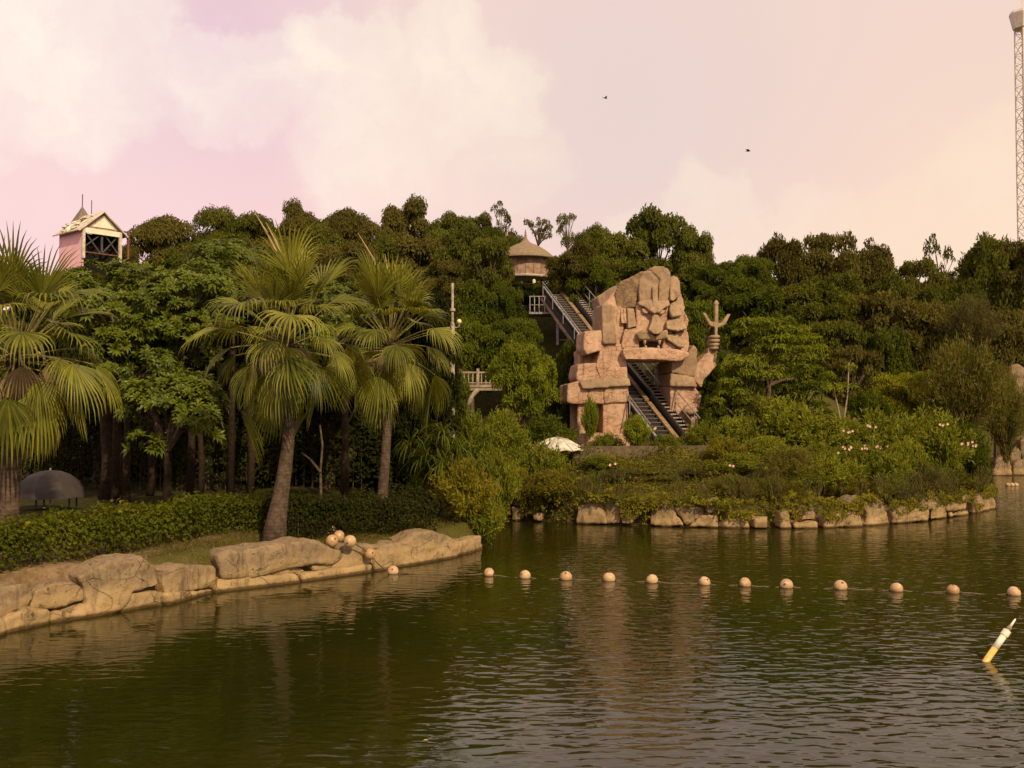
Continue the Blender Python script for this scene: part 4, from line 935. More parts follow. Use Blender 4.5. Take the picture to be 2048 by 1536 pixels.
TREES = [
 (330, 433, 132, 545, 92, 'pillow', 'hill', 'dark domed tree standing apart at the left end of the hilltop skyline', HT),
 (252, 490, 70, 550, 88, 'pillow', 'hill', 'low dark tree just right of the pink house', HT),
 (440, 418, 115, 535, 95, 'pillow', 'hill2', 'hilltop tree right of the domed one at the left end of the skyline', HT),
 (506, 428, 100, 535, 93, 'pillow', 'hill2', 'greener rounded hilltop tree above the spear leaves of the tall palm', HT),
 (597, 407, 120, 525, 97, 'pillow', 'hill', 'taller brownish hilltop tree above the crown of the tall palm', HT),
 (690, 419, 110, 535, 94, 'pillow', 'hill', 'brownish hilltop tree right of the tall palm top', HT),
 (752, 446, 90, 545, 92, 'pillow', 'hill', 'shorter hilltop tree in the dip left of the highest one', HT),
 (820, 402, 142, 525, 96, 'pillow', 'hill', 'highest and darkest tree of the hilltop skyline', HT),
 (905, 428, 110, 535, 94, 'pillow', 'hill2', 'hilltop tree right of the highest dark one', HT),
 (962, 430, 90, 530, 97, 'pillow', 'hill2', 'hilltop tree left of the open crowned ones above the hut', HT),
 (1006, 412, 62, 505, 99, 'sparse', 'hill', 'open crowned tree standing up left of the hut spike', HT),
 (1076, 433, 68, 492, 99, 'sparse', 'hill', 'open crowned dark tree right of the hut spike', HT),
 (1135, 431, 48, 500, 95, 'sparse', 'hill2', 'small thin see-through tree in the gap of the skyline', HT),
 (1196, 453, 76, 545, 92, 'pillow', 'hill2', 'low tree at the left foot of the large skyline tree', HT),
 (425, 470, 125, 590, 85, 'pillow', 'hill2', 'hillside tree left of the tall palm top, below the skyline', ST),
 (560, 475, 135, 600, 84, 'pillow', 'hill', 'hillside tree directly behind the tall palm top', ST),
 (700, 482, 145, 610, 82, 'pillow', 'hill', 'wide hillside tree between the two palm tops', ST),
 (835, 480, 155, 610, 80, 'pillow', 'hill', 'wide brown green hillside tree above the right palm', ST),
 (930, 452, 145, 600, 77, 'pillow', 'hill2', 'large hillside tree left of the hut', ST),
 (978, 474, 112, 600, 63, 'broad', 'hill2', 'tree whose branches cover the left edge of the hut roof', ST),
 (640, 530, 160, 650, 72, 'pillow', 'hill', 'dim tree behind the gap between the palm crowns', ST),
 (780, 552, 160, 690, 70, 'pillow', 'hill', 'dim tree right behind the right palm top', ST),
 (905, 525, 120, 650, 70, 'pillow', 'hill', 'dark tree behind the top of the lamp post', ST),
 (1155, 492, 130, 598, 61, 'broad', 'hill', 'dark tree leaning over the right side of the hut', ST),
 (1085, 568, 44, 604, 63, 'broad', 'slope', 'small dark bush under the hut above the landing', ST),
 (1312, 423, 168, 565, 78, 'broad', 'hill2', 'large rounded tree rising above the stone head', ST),
 (1236, 468, 126, 585, 72, 'pillow', 'hill2', 'tree with yellowish tufts left of the large tree above the head', ST),
 (1384, 458, 84, 600, 77, 'pillow', 'hill2', 'drooping right shoulder of trees beside the large tree above the head', ST),
 (1190, 530, 110, 620, 60, 'broad', 'slope', 'dark green tree behind the upper stair rails', ST),
 (1425, 528, 130, 650, 66, 'broad', 'slope', 'low green tree at the dip of the skyline right of the head', RT),
 (1500, 518, 110, 650, 68, 'broad', 'slope', 'green tree beyond the trident at the skyline', RT),
 (1398, 600, 110, 720, 58, 'broad', 'slope', 'green tree directly behind the trident', RT),
 (1562, 484, 120, 620, 72, 'broad', 'hill', 'left crown of the big dark group right of the trident', RT),
 (1655, 468, 160, 620, 74, 'broad', 'hill', 'tallest crown of the big dark group right of the trident', RT),
 (1748, 483, 110, 620, 73, 'sparse', 'hill', 'jagged right crown of the big dark group', RT),
 (1730, 500, 130, 620, 74.5, 'broad', 'hill', 'round crown filling in behind the jagged one', RT),
 (1620, 570, 190, 710, 66, 'broad', 'hill2', 'wide dark tree below the tallest crown of the dark group', RT),
 (1745, 590, 180, 730, 66, 'broad', 'hill', 'dim wide tree left of the twiggy tree', RT),
 (1520, 590, 160, 720, 60, 'broad', 'slope', 'green tree just above the tiered trees', RT),
 (1842, 520, 150, 650, 72, 'broad', 'wispy', 'olive yellow tree left below the thin feathery tree', RT),
 (1880, 477, 72, 600, 76, 'sparse', 'hill2', 'thin feathery tree poking above the right skyline', RT),
 (1928, 545, 66, 620, 80, 'pillow', 'hill', 'small far tree in the notch left of the right edge trees', RT),
 (1990, 487, 130, 650, 74, 'broad', 'hill2', 'large dark tree near the right edge, left of the tower', RT),
 (2060, 480, 120, 650, 72, 'broad', 'hill', 'dark tree cut by the right edge below the tower', RT),
 (1840, 610, 170, 730, 64, 'broad', 'hill', 'dull tree in the middle of the right slope', RT),
 (1990, 620, 170, 750, 66, 'broad', 'hill', 'dark tree behind the bare twiggy bush at the right', RT),
 (2060, 650, 110, 760, 66, 'broad', 'hill', 'shaded tree above the boulder at the right edge', RT),
 (940, 575, 150, 710, 60, 'broad', 'slope', 'green tree right of the lamp post top', ST),
 (1008, 575, 100, 690, 60, 'broad', 'slope', 'green tree on the slope under the hut', ST),
 (1046, 636, 92, 740, 55, 'broad', 'slope', 'green tree in front of the landing posts', ST),
 (945, 650, 150, 790, 54, 'broad', 'slope', 'green tree behind the footbridge', ST),
 (1020, 640, 130, 760, 53, 'broad', 'slope', 'dark green tree behind the bright round bush', ST),
 (1135, 690, 90, 850, 50, 'broad', 'slope', 'dark green bush between the bright bush and the gate', ST),
 (1046, 692, 146, 836, 46, 'broad', 'bright', 'bright yellow green round bush left of the gate', ST),
 (1535, 640, 190, 770, 45.6, 'tiered', 'bright', 'upper bright tree with flat layered branches right of the trident', RT),
 (1600, 655, 140, 790, 50, 'tiered', 'bright', 'layered bright tree reaching farthest right with a pointed branch', RT),
 (1485, 722, 150, 860, 44.8, 'tiered', 'bright', 'layered tree below, nearest to the gate', RT),
 (1598, 735, 170, 860, 48.5, 'tiered', 'slope', 'layered darker tree below, behind the forked sapling', RT),
 (1445, 790, 110, 880, 45.5, 'broad', 'slope', 'low dark green bush beside the boulders of the gate', RT),
 (1812, 748, 176, 870, 50, 'broad', 'lime', 'lime green rounded bush in the middle of the right side', RT),
 (1735, 790, 90, 880, 48, 'broad', 'slope', 'dark bush left of the lime green one', RT),
 (1700, 690, 130, 800, 57, 'broad', 'hill', 'shaded tree left of the lime green bush', RT),
 (1920, 686, 230, 905, 47, 'wispy', 'wispy', 'big feathery olive bush at the right of the island', RT),
 (2010, 740, 130, 925, 50, 'wispy', 'wispy', 'feathery olive bush at the right edge behind the big one', RT),
 (1942, 598, 150, 720, 60, 'wispy', 'dry', 'bare brown twiggy bush high on the right slope', RT),
 (140, 552, 170, 680, 66, 'pillow', 'hill2', 'tree at the foot of the pink house, seen over the left palm', ST),
 (270, 548, 170, 680, 67, 'pillow', 'hill2', 'tree right below the pink house behind the whorled trees', ST),
 (385, 540, 150, 680, 68, 'pillow', 'hill2', 'tree peeping over the whorled trees below the domed skyline tree', ST),
 (500, 530, 150, 680, 66, 'pillow', 'hill', 'dim tree behind the left half of the tall palm crown', ST),
 (1050, 520, 90, 590, 76, 'pillow', 'hill', 'dark tree showing under and behind the hut floor', ST),
 (1112, 532, 70, 604, 72, 'broad', 'hill', 'dark tree in the gap right of the hut stilts', ST),
 (1430, 705, 110, 810, 51, 'broad', 'slope', 'dark bush filling behind the raised stone forearm', RT),
 (1370, 700, 120, 800, 56, 'broad', 'slope', 'dark bush seen through the gate opening', RT),
 (1290, 520, 160, 640, 66, 'broad', 'hill2', 'green tree showing just left of the stone head top', ST),
 (1480, 560, 130, 690, 62, 'broad', 'slope', 'green tree above right of the trident, below the skyline', RT),
 (1690, 545, 150, 680, 69, 'broad', 'hill2', 'green tree filling under the jagged crown of the dark group', RT),
 (1790, 560, 130, 690, 68, 'broad', 'hill2', 'green tree between the dark group and the feathery tree', RT),
 (1905, 570, 130, 700, 68, 'broad', 'hill2', 'green tree below the feathery skyline tree', RT),
 (1560, 640, 120, 760, 56, 'broad', 'slope', 'green tree peeping above the layered trees', RT),
 (1660, 640, 140, 770, 59, 'broad', 'hill2', 'green tree right of the pointed layered branch', RT),
 (1770, 665, 130, 780, 60, 'broad', 'slope', 'green tree above the small balustrade', RT),
 (380, 490, 120, 600, 88, 'pillow', 'hill2', 'small hillside tree below the domed skyline tree', ST),
 (480, 480, 110, 590, 89, 'pillow', 'hill', 'small brownish hillside tree above the yellowish whorled top', ST),
 (640, 455, 120, 560, 90, 'pillow', 'hill2', 'hillside tree filling the skyline dip right of the tall palm spear leaves', ST),
 (760, 470, 120, 590, 88, 'pillow', 'hill2', 'hillside tree below the skyline dip left of the highest tree', ST),
 (880, 460, 120, 570, 88, 'pillow', 'hill2', 'hillside tree just below the highest dark skyline tree', ST),
 (1020, 470, 90, 570, 84, 'pillow', 'hill2', 'hillside tree directly behind the hut roof', ST),
 (1170, 470, 90, 580, 80, 'pillow', 'hill2', 'hillside tree right behind the hut, below the thin one', ST),
 (1446, 572, 120, 690, 64, 'broad', 'slope', 'green tree behind the right prong of the trident', RT),
 (888, 706, 92, 880, 41.5, 'broad', 'slope', 'dark green tree hiding the foot of the lamp post, right of the slim palm', ST),
 (850, 760, 120, 940, 37, 'broad', 'hedge_shaded', 'dark bush just behind the screw pine', ST),
 (1058, 566, 100, 612, 66.0, 'broad', 'hedge_shaded', 'dark bush in the shadow right under the hut floor', ST),
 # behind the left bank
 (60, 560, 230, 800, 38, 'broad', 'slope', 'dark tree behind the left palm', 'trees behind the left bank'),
 (200, 556, 250, 880, 37, 'broad', 'hedge_shaded', 'shaded tree deep behind the rosette trees, left', 'trees behind the left bank'),
 (420, 548, 270, 880, 37, 'broad', 'hedge_shaded', 'shaded tree deep behind the rosette trees, centre', 'trees behind the left bank'),
 (660, 550, 260, 880, 38, 'broad', 'hedge_shaded', 'shaded tree between and behind the two palms', 'trees behind the left bank'),
 (825, 580, 200, 880, 40, 'broad', 'hedge_shaded', 'shaded tree behind the right palm', 'trees behind the left bank'),
 (110, 840, 260, 1010, 40, 'broad', 'hedge_shaded', 'dark thicket behind the parasol', 'dark thickets under the trees'),
 (330, 850, 260, 1010, 41, 'broad', 'hedge_shaded', 'dark thicket under the rosette trees', 'dark thickets under the trees'),
 (560, 850, 260, 1010, 40, 'broad', 'hedge_shaded', 'dark thicket behind the thick palm trunk', 'dark thickets under the trees'),
 (760, 850, 240, 1010, 41, 'broad', 'hedge_shaded', 'dark thicket behind the thinner palm trunk', 'dark thickets under the trees'),
]
for (px, top, wpx, bot, d, style, mt, lab, grp) in TREES:
    if style in ('pillow', 'broad') and d > 55 and 'hut' not in lab: bot += 35; wpx *= 1.08
    nm = {'wispy': 'feathery_bush', 'tiered': 'layered_tree'}.get(style, 'tree'); 
    if 'bush' in lab and style == 'broad': nm = 'bush'
    if 'thicket' in lab: nm = 'thicket'
    tree(nm, px, top, wpx, bot, d, style, mt, lab, grp, 'bush' if nm in ('bush', 'feathery_bush', 'thicket') else 'tree')
# island shrubs
IG = 'shrubs of the island'
SHR = [
 (1030, 893, 70, 985, 40.2, 'oleander', 'olive shrub between the canopy and the left end of the island'),
 (1200, 895, 90, 985, 39.4, 'oleander', 'green shrub right below the pedestal corner'),
 (1285, 905, 100, 990, 39.2, 'cover', 'yellowish shrub before the left half of the retaining wall'),
 (1365, 905, 90, 985, 39.4, 'oleander', 'small green shrub before the middle of the retaining wall'),
 (1450, 890, 100, 985, 39.6, 'cover', 'yellow brown shrub past the end of the retaining wall'),
 (1535, 880, 120, 985, 40.0, 'oleander', 'pale green shrub between the wall end and the biggest flowers'),
 (1625, 885, 100, 990, 40.0, 'oleander', 'pale green shrub left of the biggest flowers'),
 (1710, 885, 110, 990, 40.3, 'oleander', 'leafy shrub bearing the biggest flower cluster'),
 (1800, 890, 110, 990, 40.6, 'oleander', 'leafy shrub right of the biggest flower cluster'),
 (1875, 895, 100, 990, 41.4, 'oleander', 'leafy shrub in front of the feathery bush'),
 (1130, 930, 90, 1005, 38.0, 'dry', 'red brown dry tangle above the pointed pale rock'),
 (1340, 945, 90, 1010, 37.5, 'dry', 'red brown dry tangle above the cracked wall'),
 (1520, 940, 100, 1015, 37.4, 'dry', 'brown tangle above the long low flat block'),
 (1620, 950, 90, 1025, 37.2, 'oleander', 'small green shrub above the triangular pale stone'),
 (1715, 950, 90, 1020, 37.6, 'cover', 'yellow green shrub left above the orange boulder'),
 (1770, 945, 80, 1015, 38.2, 'oleander', 'small green shrub right above the orange boulder'),

 (935, 830, 130, 940, 41, 'oleander', 'pale green shrub under the footbridge'),
 (1010, 830, 130, 930, 42, 'oleander', 'green shrub below the bright round bush'),
 (1090, 838, 110, 905, 43, 'slope', 'dark green shrub just left of the gate pedestal'),
 (1180, 800, 40, 885, 44.6, 'bright', 'small upright shrub growing before the two left columns'),
 (1215, 872, 70, 905, 43, 'oleander', 'shrub sprouting in front of the pedestal'),
 (1268, 838, 60, 900, 42.0, 'bright', 'green shrub at the left foot of the escalator'),
 (1330, 874, 74, 912, 41.2, 'oleander', 'shrub growing across the bottom of the escalator'),
 (1400, 850, 90, 905, 42.5, 'oleander', 'shrub hiding the lower end of the stair'),
 (1475, 840, 130, 920, 43, 'oleander', 'broad pale green shrub right of the stair foot'),
 (1570, 806, 170, 930, 43.5, 'oleander', 'large pale green shrub left of the forked sapling'),
 (1660, 840, 140, 940, 42.5, 'oleander', 'pale green shrub at the foot of the forked sapling'),
 (1750, 830, 160, 950, 42.5, 'oleander', 'broad pale green shrub below the lime green bush'),
 (1850, 830, 160, 960, 43, 'oleander', 'green shrub left of the dark shrub at the island tip'),
 (1930, 860, 110, 985, 43.2, 'slope', 'dark green shrub standing over the island tip'),
 (1000, 900, 130, 990, 38.8, 'cover', 'yellow green shrub at the left end of the island'),
 (1075, 900, 120, 990, 39.2, 'oleander', 'olive shrub below the white canopy'),
 (1150, 915, 130, 1000, 38.6, 'wispy', 'dull shrub below and right of the white canopy'),
 (1235, 915, 130, 1000, 38.4, 'dry', 'brown dry shrub below the pedestal'),
 (1320, 920, 130, 1000, 38.2, 'wispy', 'dull shrub in front of the retaining wall'),
 (1405, 915, 130, 1000, 38.2, 'dry', 'brownish shrub at the right end of the retaining wall'),
 (1490, 900, 140, 1000, 38.2, 'oleander', 'green shrub low in the middle of the island'),
 (1580, 905, 140, 1005, 38.0, 'wispy', 'olive shrub low in the island below the largest pale one'),
 (1665, 910, 130, 1005, 38.4, 'oleander', 'green shrub under the long cluster of pink flowers'),
 (1750, 910, 140, 1010, 38.8, 'oleander', 'green shrub above the big orange boulder'),
 (1835, 925, 130, 1000, 40, 'dry', 'brown leafed shrub near the island tip'),
 (1900, 930, 110, 1000, 41.4, 'wispy', 'brown green shrub hanging near the island tip'),
 (1110, 945, 120, 1010, 37.6, 'cover', 'low yellow green clump above the pointed pale rock'),
 (1270, 955, 120, 1015, 37.2, 'cover', 'low clump above the dark wedge of rock'),
 (1370, 960, 110, 1012, 36.9, 'oleander', 'low clump on top of the cracked wall'),
 (1470, 960, 110, 1035, 36.7, 'wispy', 'low brown clump right of the cracked wall'),
 (1560, 965, 110, 1030, 36.6, 'cover', 'yellow green clump spilling to the narrow grey stone'),
 (1660, 965, 110, 1030, 36.8, 'cover', 'bright clump spilling over the ivy covered rock'),
 (1800, 965, 110, 1020, 38.2, 'dry', 'low dry clump right of the orange boulder'),
 (1880, 965, 100, 1010, 39.8, 'wispy', 'low dull clump above the small pale ledge'),
 (1960, 950, 60, 1000, 42.2, 'cover', 'yellow tuft on the root covered rock at the tip'),
 (1045, 940, 80, 1015, 37.9, 'cover', 'low clump above the small stones at the left end'),
 (1190, 950, 90, 1010, 37.4, 'wispy', 'low clump over the upright grey rock'),
]
for (px, top, wpx, bot, d, mt, lab) in SHR:
    jr = random.Random(px * 7 + top)
    if 1120 < px < 1445 and top >= 890: top += 34
    elif 890 <= top: top += 4
    sty = 'wispy' if mt in ('wispy', 'dry') or (mt == 'cover' and px % 20 == 0) else 'shrub'
    tree('shrub', px + jr.uniform(-8, 8), top - 4 + jr.uniform(-14, 12) * (top > 880), wpx * jr.uniform(.95, 1.35), bot + jr.uniform(-8, 8), d + jr.uniform(-.7, .7) * (top > 880), sty, mt, lab, IG, 'shrub')
# left bank: bushes at its right end
tree('shrub', 925, 925, 170, 1080, 30.2, 'shrub', 'cover', 'yellow green bush overhanging the water at the right end of the bank', 'bushes at the end of the left bank', 'shrub')
tree('shrub', 965, 985, 110, 1090, 30.6, 'shrub', 'oleander', 'lowest bush trailing to the water past the last bank rock', 'bushes at the end of the left bank', 'shrub')
tree('shrub', 985, 900, 120, 1035, 34.5, 'shrub', 'oleander', 'paler bush behind the overhanging one, towards the island', 'bushes at the end of the left bank', 'shrub')
tree('shrub', 880, 900, 130, 1030, 31.8, 'shrub', 'slope', 'dark bush under the strap leaved plant', 'bushes at the end of the left bank', 'shrub')
# oleander flowers: clusters on their own twigs
def flowers(px, py, d, n, spread, lab):
    d -= 1.5; c = P(px, py, d); t = thing('flower_cluster', lab, 'flowers', c, 0, 'clusters of pink flowers'); 
    for k in range(n):
        o = Vector((random.uniform(-1, 1) * spread * d / FPX, random.uniform(-.3, .1), random.uniform(-.5, .5) * spread * .5 * d / FPX))
        mb = MB()
        for j in range(5):
            a = 6.28 * j / 5 + k; e = Vector((math.cos(a), -.3, math.sin(a))) * .052; f = Vector((math.cos(a + .6), -.3, math.sin(a + .6))) * .05
            mb.add([o, o + f * .8, o + e * 1.1, o + Vector((math.cos(a - .6), -.3, math.sin(a - .6))) * .04], [(0, 1, 2, 3)])
        mb.build('flower', M['flower'], t)
    MB().tube([(0, .1, -.5), (0, -.05, -.05)], .01, 4).build('twig', M['bark'], t)
for a in ((1700, 898, 40.6, 11, 34, 'long cluster of pink flowers, the biggest of the bushes'), (1690, 862, 42, 5, 14, 'pink flowers at the foot of the forked sapling'), (1740, 852, 42, 3, 12, 'pink flowers above the biggest cluster'),
          (1938, 888, 41.8, 9, 18, 'pink flowers on the dark shrub at the island tip'), (1475, 893, 41, 4, 12, 'few pink flowers right of the retaining wall'), (1545, 891, 41.5, 2, 8, 'pair of pink flowers between the wall and the biggest cluster'),
          (1315, 855, 41.0, 2, 9, 'pale flowers in front of the escalator foot'), (1225, 927, 38, 2, 9, 'tiny pink flowers below the pedestal'), (1755, 895, 40.6, 4, 16, 'pink flowers right of the biggest cluster'),
          (1880, 850, 41.2, 3, 12, 'pink flowers left of the feathery bush foot'), (1465, 930, 37.9, 2, 6, 'single pale bloom low on the middle of the island')): flowers(*a)

# forked sapling and bare stems
def limbs_thing(name, lab, cat, segs, d, rad, mt, leaves=None):
    base = P(*segs[0][0], d); t = thing(name, lab, cat, base)
    for s in segs:
        pts = [P(px, py, d + 0.05 * i) - base for i, (px, py) in enumerate(s)]
        MB().tube(pts, list(np.linspace(rad, rad * .5, len(pts))), 6).build('limb', M[mt], t, True)
    if leaves:
        cl = [(tuple(P(px, py, d) - base), r) for px, py, r in leaves[1]]
        V, q = clump_leaves(cl, .16, .45, .45, .5, .9, .5); link('crown', leaves_mesh('crown', V, q), M[leaves[0]], t)
    return t
limbs_thing('forked_sapling', 'pale forked sapling trunk standing among the bushes right of the gate', 'sapling', [[(1684, 880), (1683, 850), (1676, 815), (1668, 780)], [(1684, 858), (1690, 825), (1695, 790), (1698, 725)]], 44.3, .05, 'bark_pale', ('bright', [(1666, 778, .5), (1696, 776, .45), (1700, 735, .3)]))
limbs_thing('thin_sapling', 'slender pale sapling with a side branch between the two palm trunks', 'sapling', [[(643, 1052), (642, 1000), (641, 940), (645, 890), (640, 850)], [(641, 945), (622, 920), (603, 905)]], 26.8, .045, 'bark')
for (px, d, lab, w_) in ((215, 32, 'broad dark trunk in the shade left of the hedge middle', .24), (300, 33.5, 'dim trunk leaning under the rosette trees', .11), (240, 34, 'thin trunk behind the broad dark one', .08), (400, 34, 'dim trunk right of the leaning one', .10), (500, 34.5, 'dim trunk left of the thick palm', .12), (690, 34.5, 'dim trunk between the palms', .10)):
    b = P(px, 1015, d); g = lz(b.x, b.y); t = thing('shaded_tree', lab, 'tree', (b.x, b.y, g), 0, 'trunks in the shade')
    MB().tube([(0, 0, -.1), (.05, 0, 1.2), (-.06, 0, 2.6), (.1, .1, 4.2)], [w_ * 1.25, w_, w_ * .9, w_ * .8], 9).build('trunk', M['bark_shaded'], t, True)
    MB().tube([(-.06, 0, 2.4), (.5, .1, 3.6), (.9, .2, 4.3)], [w_ * .5, w_ * .4, w_ * .3], 6).build('branch', M['bark_shaded'], t, True)

# ------------------------------------------------------------------ rosette trees
def rosette_mesh(name, tips, outs, L, nl=11):
    Vs = []; Q = []
    for c, o in zip(tips, outs):
        o = Vector(o).normalized(); x = o.orthogonal().normalized(); y = o.cross(x); rq = random.random(); ll = L * random.uniform(.75, 1.2)
        for k in range(nl):
            a = 6.283 * k / nl + rq * 6; el = random.uniform(.15, .95)
            d = ((x * math.cos(a) + y * math.sin(a)) * math.cos(el) + o * math.sin(el)); nn = (o * math.cos(el) - (x * math.cos(a) + y * math.sin(a)) * math.sin(el))
            s = d.cross(nn); l_ = ll * random.uniform(.8, 1.15); wv_ = l_ * .17; c_ = Vector(c)
            m1 = c_ + d * l_ * .62 + nn * l_ * .05; tip = c_ + d * l_ - nn * l_ * .06 - Vector((0, 0, l_ * .12))
            b0_ = c_ + d * l_ * .12
            Vs += [b0_, m1 + s * wv_ + nn * wv_ * .4, m1, m1 - s * wv_ + nn * wv_ * .4, tip]; Q.append(min(1, .25 * rq + random.random() * .6 + .25 * el))
    V = np.array([tuple(v) for v in Vs]); n = len(V) // 5; b = np.arange(n)[:, None] * 5
    F = np.concatenate([b + np.array([[0, 2, 1]]), b + np.array([[0, 3, 2]]), b + np.array([[1, 2, 4]]), b + np.array([[2, 3, 4]])], 0)
    return mesh_np(name, V, F, False, np.tile(np.array(Q), 4))
def rosette_tree(lab, px, top, wpx, bot, d, nclump, seed, depth=2.2, tx=None, mt='glossy'):
    random.seed(seed); ct = P(px, top, d); cb = P(px, bot, d); g = lz(ct.x, ct.y); rx = wpx / 2 * d / FPX; hz_ = (ct.z - cb.z) / 2; cz = (ct.z + cb.z) / 2 - g
    t = thing('rosette_tree', lab, 'tree', (ct.x, ct.y, g), 0, 'trees with whorled leaves on the left bank')
    tips, outs = [], []; limb = MB()
    for k in range(nclump):
        while True:
            v = Vector((random.uniform(-1, 1), random.uniform(-1, 1), random.uniform(-1, 1)))
            if .35 < v.length < 1: break
        v = v.normalized() * random.uniform(.55, .95); c = Vector((v.x * rx, v.y * depth, cz + v.z * hz_)); r = random.uniform(.38, .62)
        for j in range(random.randint(11, 17)):
            e = Vector((random.gauss(0, 1), random.gauss(-.35, 1), random.gauss(.5, 1))).normalized()
            tips.append(c + Vector((e.x * r, e.y * r, e.z * r * .62))); outs.append(e * .8 + Vector((v.x, v.y - .2, v.z * .4)) * .5 + Vector((0, 0, .75)))
        limb.tube([(0, 0, cz - hz_ * 1.0), (c.x * .4, c.y * .4, cz - hz_ * .3 + v.z * .3 * hz_), c], [.07, .05, .015], 5, False)
    link('crown', rosette_mesh('crown', tips, outs, .27), M[mt], t); limb.build('limbs', M['bark'], t)
    MB().tube([(0, 0, -.1), (.04, 0, (cz - hz_) * .6), (0, 0, cz - hz_ + .1)], [.15, .11, .09], 8).build('trunk', M['bark_shaded'], t, True)
    return t
rosette_tree('large glossy tree with whorled leaves right of the left palm', 235, 528, 250, 730, 30.5, 52, 1)
rosette_tree('glossy whorled tree left of the tall palm crown', 385, 515, 230, 720, 31.5, 48, 2)
rosette_tree('yellowish whorled tree top showing above the others, behind the tall palm', 465, 492, 180, 600, 34, 26, 3)
rosette_tree('lower glossy whorled boughs in the shade gap below the large tree', 255, 680, 180, 800, 29.8, 20, 4, 1.2)
rosette_tree('lowest spray of whorled leaves hanging left of the tall palm', 335, 760, 230, 905, 28.2, 24, 5, 1.1)
rosette_tree('whorled boughs filling between the two palm crowns', 690, 560, 170, 760, 33, 24, 6)
random.seed(21)

# ------------------------------------------------------------------ hedges
def hedge(lab, path, width, height, n, leaf, mt, grp):
    """path: list of (x,y,zbase); leafy box-ish hedge with stems"""
    pts = np.array(path); seg = np.linalg.norm(np.diff(pts[:, :2], axis=0), axis=1); cum = np.concatenate([[0], np.cumsum(seg)]); Lh = cum[-1]
    u = rng.random(n) * Lh; x = np.interp(u, cum, pts[:, 0]); y = np.interp(u, cum, pts[:, 1]); zb = np.interp(u, cum, pts[:, 2])
    dx = np.interp(u, cum[:-1] + seg / 2, np.diff(pts[:, 0]) / seg); dy_ = np.interp(u, cum[:-1] + seg / 2, np.diff(pts[:, 1]) / seg)
    nx_, ny_ = -dy_, dx
    th = rng.random(n) * math.pi * 1.0; lump = 1 + .30 * vnoise(np.stack([u * 1.9, th, 0 * u], -1), 5)
    face = rng.random(n); top_ = face < .38; back = face > .85
    w_ = np.where(top_, rng.uniform(-1, 1, n), np.where(back, 1.0, -1.0)) * width / 2 * lump
    h_ = np.where(top_, height * (1 + .16 * vnoise(np.stack([u * 2.2, 0 * u, 0 * u], -1), 8) + .08 * vnoise(np.stack([u * 6, w_ * 4, 0 * u], -1), 18)), height * rng.random(n) ** .55)
    jit = rng.normal(size=(n, 3)) * .085
    p = np.stack([x + nx_ * w_, y + ny_ * w_, zb + h_], -1) + jit
    out = np.stack([nx_ * np.sign(w_) * (~top_), ny_ * np.sign(w_) * (~top_), np.where(top_, 1.0, .35)], -1)
    V = leaf_quads(p, out + rdirs(n) * .8, rdirs(n) + out * .7, leaf * rng.uniform(.6, 1.4, n), .6)
    t = thing('hedge', lab, 'hedge', tuple(path[0]), 0, grp)
    o = Vector(path[0]); V = V - np.array(tuple(o))
    link('foliage', leaves_mesh('foliage', V, np.clip(rng.random(n) * .7 + .3 * (h_ / height), 0, 1)), M[mt], t)
    mb = MB()
    for k in range(int(Lh / .16)):
        uu = (k + random.random()) * .16; q = Vector((np.interp(uu, cum, pts[:, 0]), np.interp(uu, cum, pts[:, 1]), np.interp(uu, cum, pts[:, 2]))) - o
        q += Vector((random.uniform(-.5, .5) * width * .8, random.uniform(-.5, .5) * width * .8, -.05))
        mb.tube([q, q + Vector((random.uniform(-.12, .12), random.uniform(-.12, .12), height * .85))], [.014, .007], 4, False)
    tag(mb.build('stems', M['bark'], t), kind='stuff')
def hp_(px, py, z=1.05):
    p = P(px, py, DW(py, z)); return (p.x, p.y, lz(p.x, p.y) - .02)
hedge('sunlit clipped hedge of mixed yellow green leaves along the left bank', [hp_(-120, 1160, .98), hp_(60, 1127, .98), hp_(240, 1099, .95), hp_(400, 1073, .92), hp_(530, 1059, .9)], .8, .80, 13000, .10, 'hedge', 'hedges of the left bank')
hedge('shaded dark hedge behind the sapling and the palm trunks', [hp_(540, 1060), hp_(660, 1048), hp_(760, 1042), hp_(850, 1034)], .9, .95, 9000, .09, 'hedge_shaded', 'hedges of the left bank')
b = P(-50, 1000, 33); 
hedge('darkest hedge deep in the shade behind the parasol', [(P(-80, 1000, 34).x, 34, 1.1), (P(200, 1000, 36).x, 36, 1.1), (P(500, 1000, 37).x, 37, 1.1), (P(850, 1000, 38).x, 38, 1.1)], 1.2, 2.9, 15000, .16, 'hedge_shaded', 'hedges of the left bank')

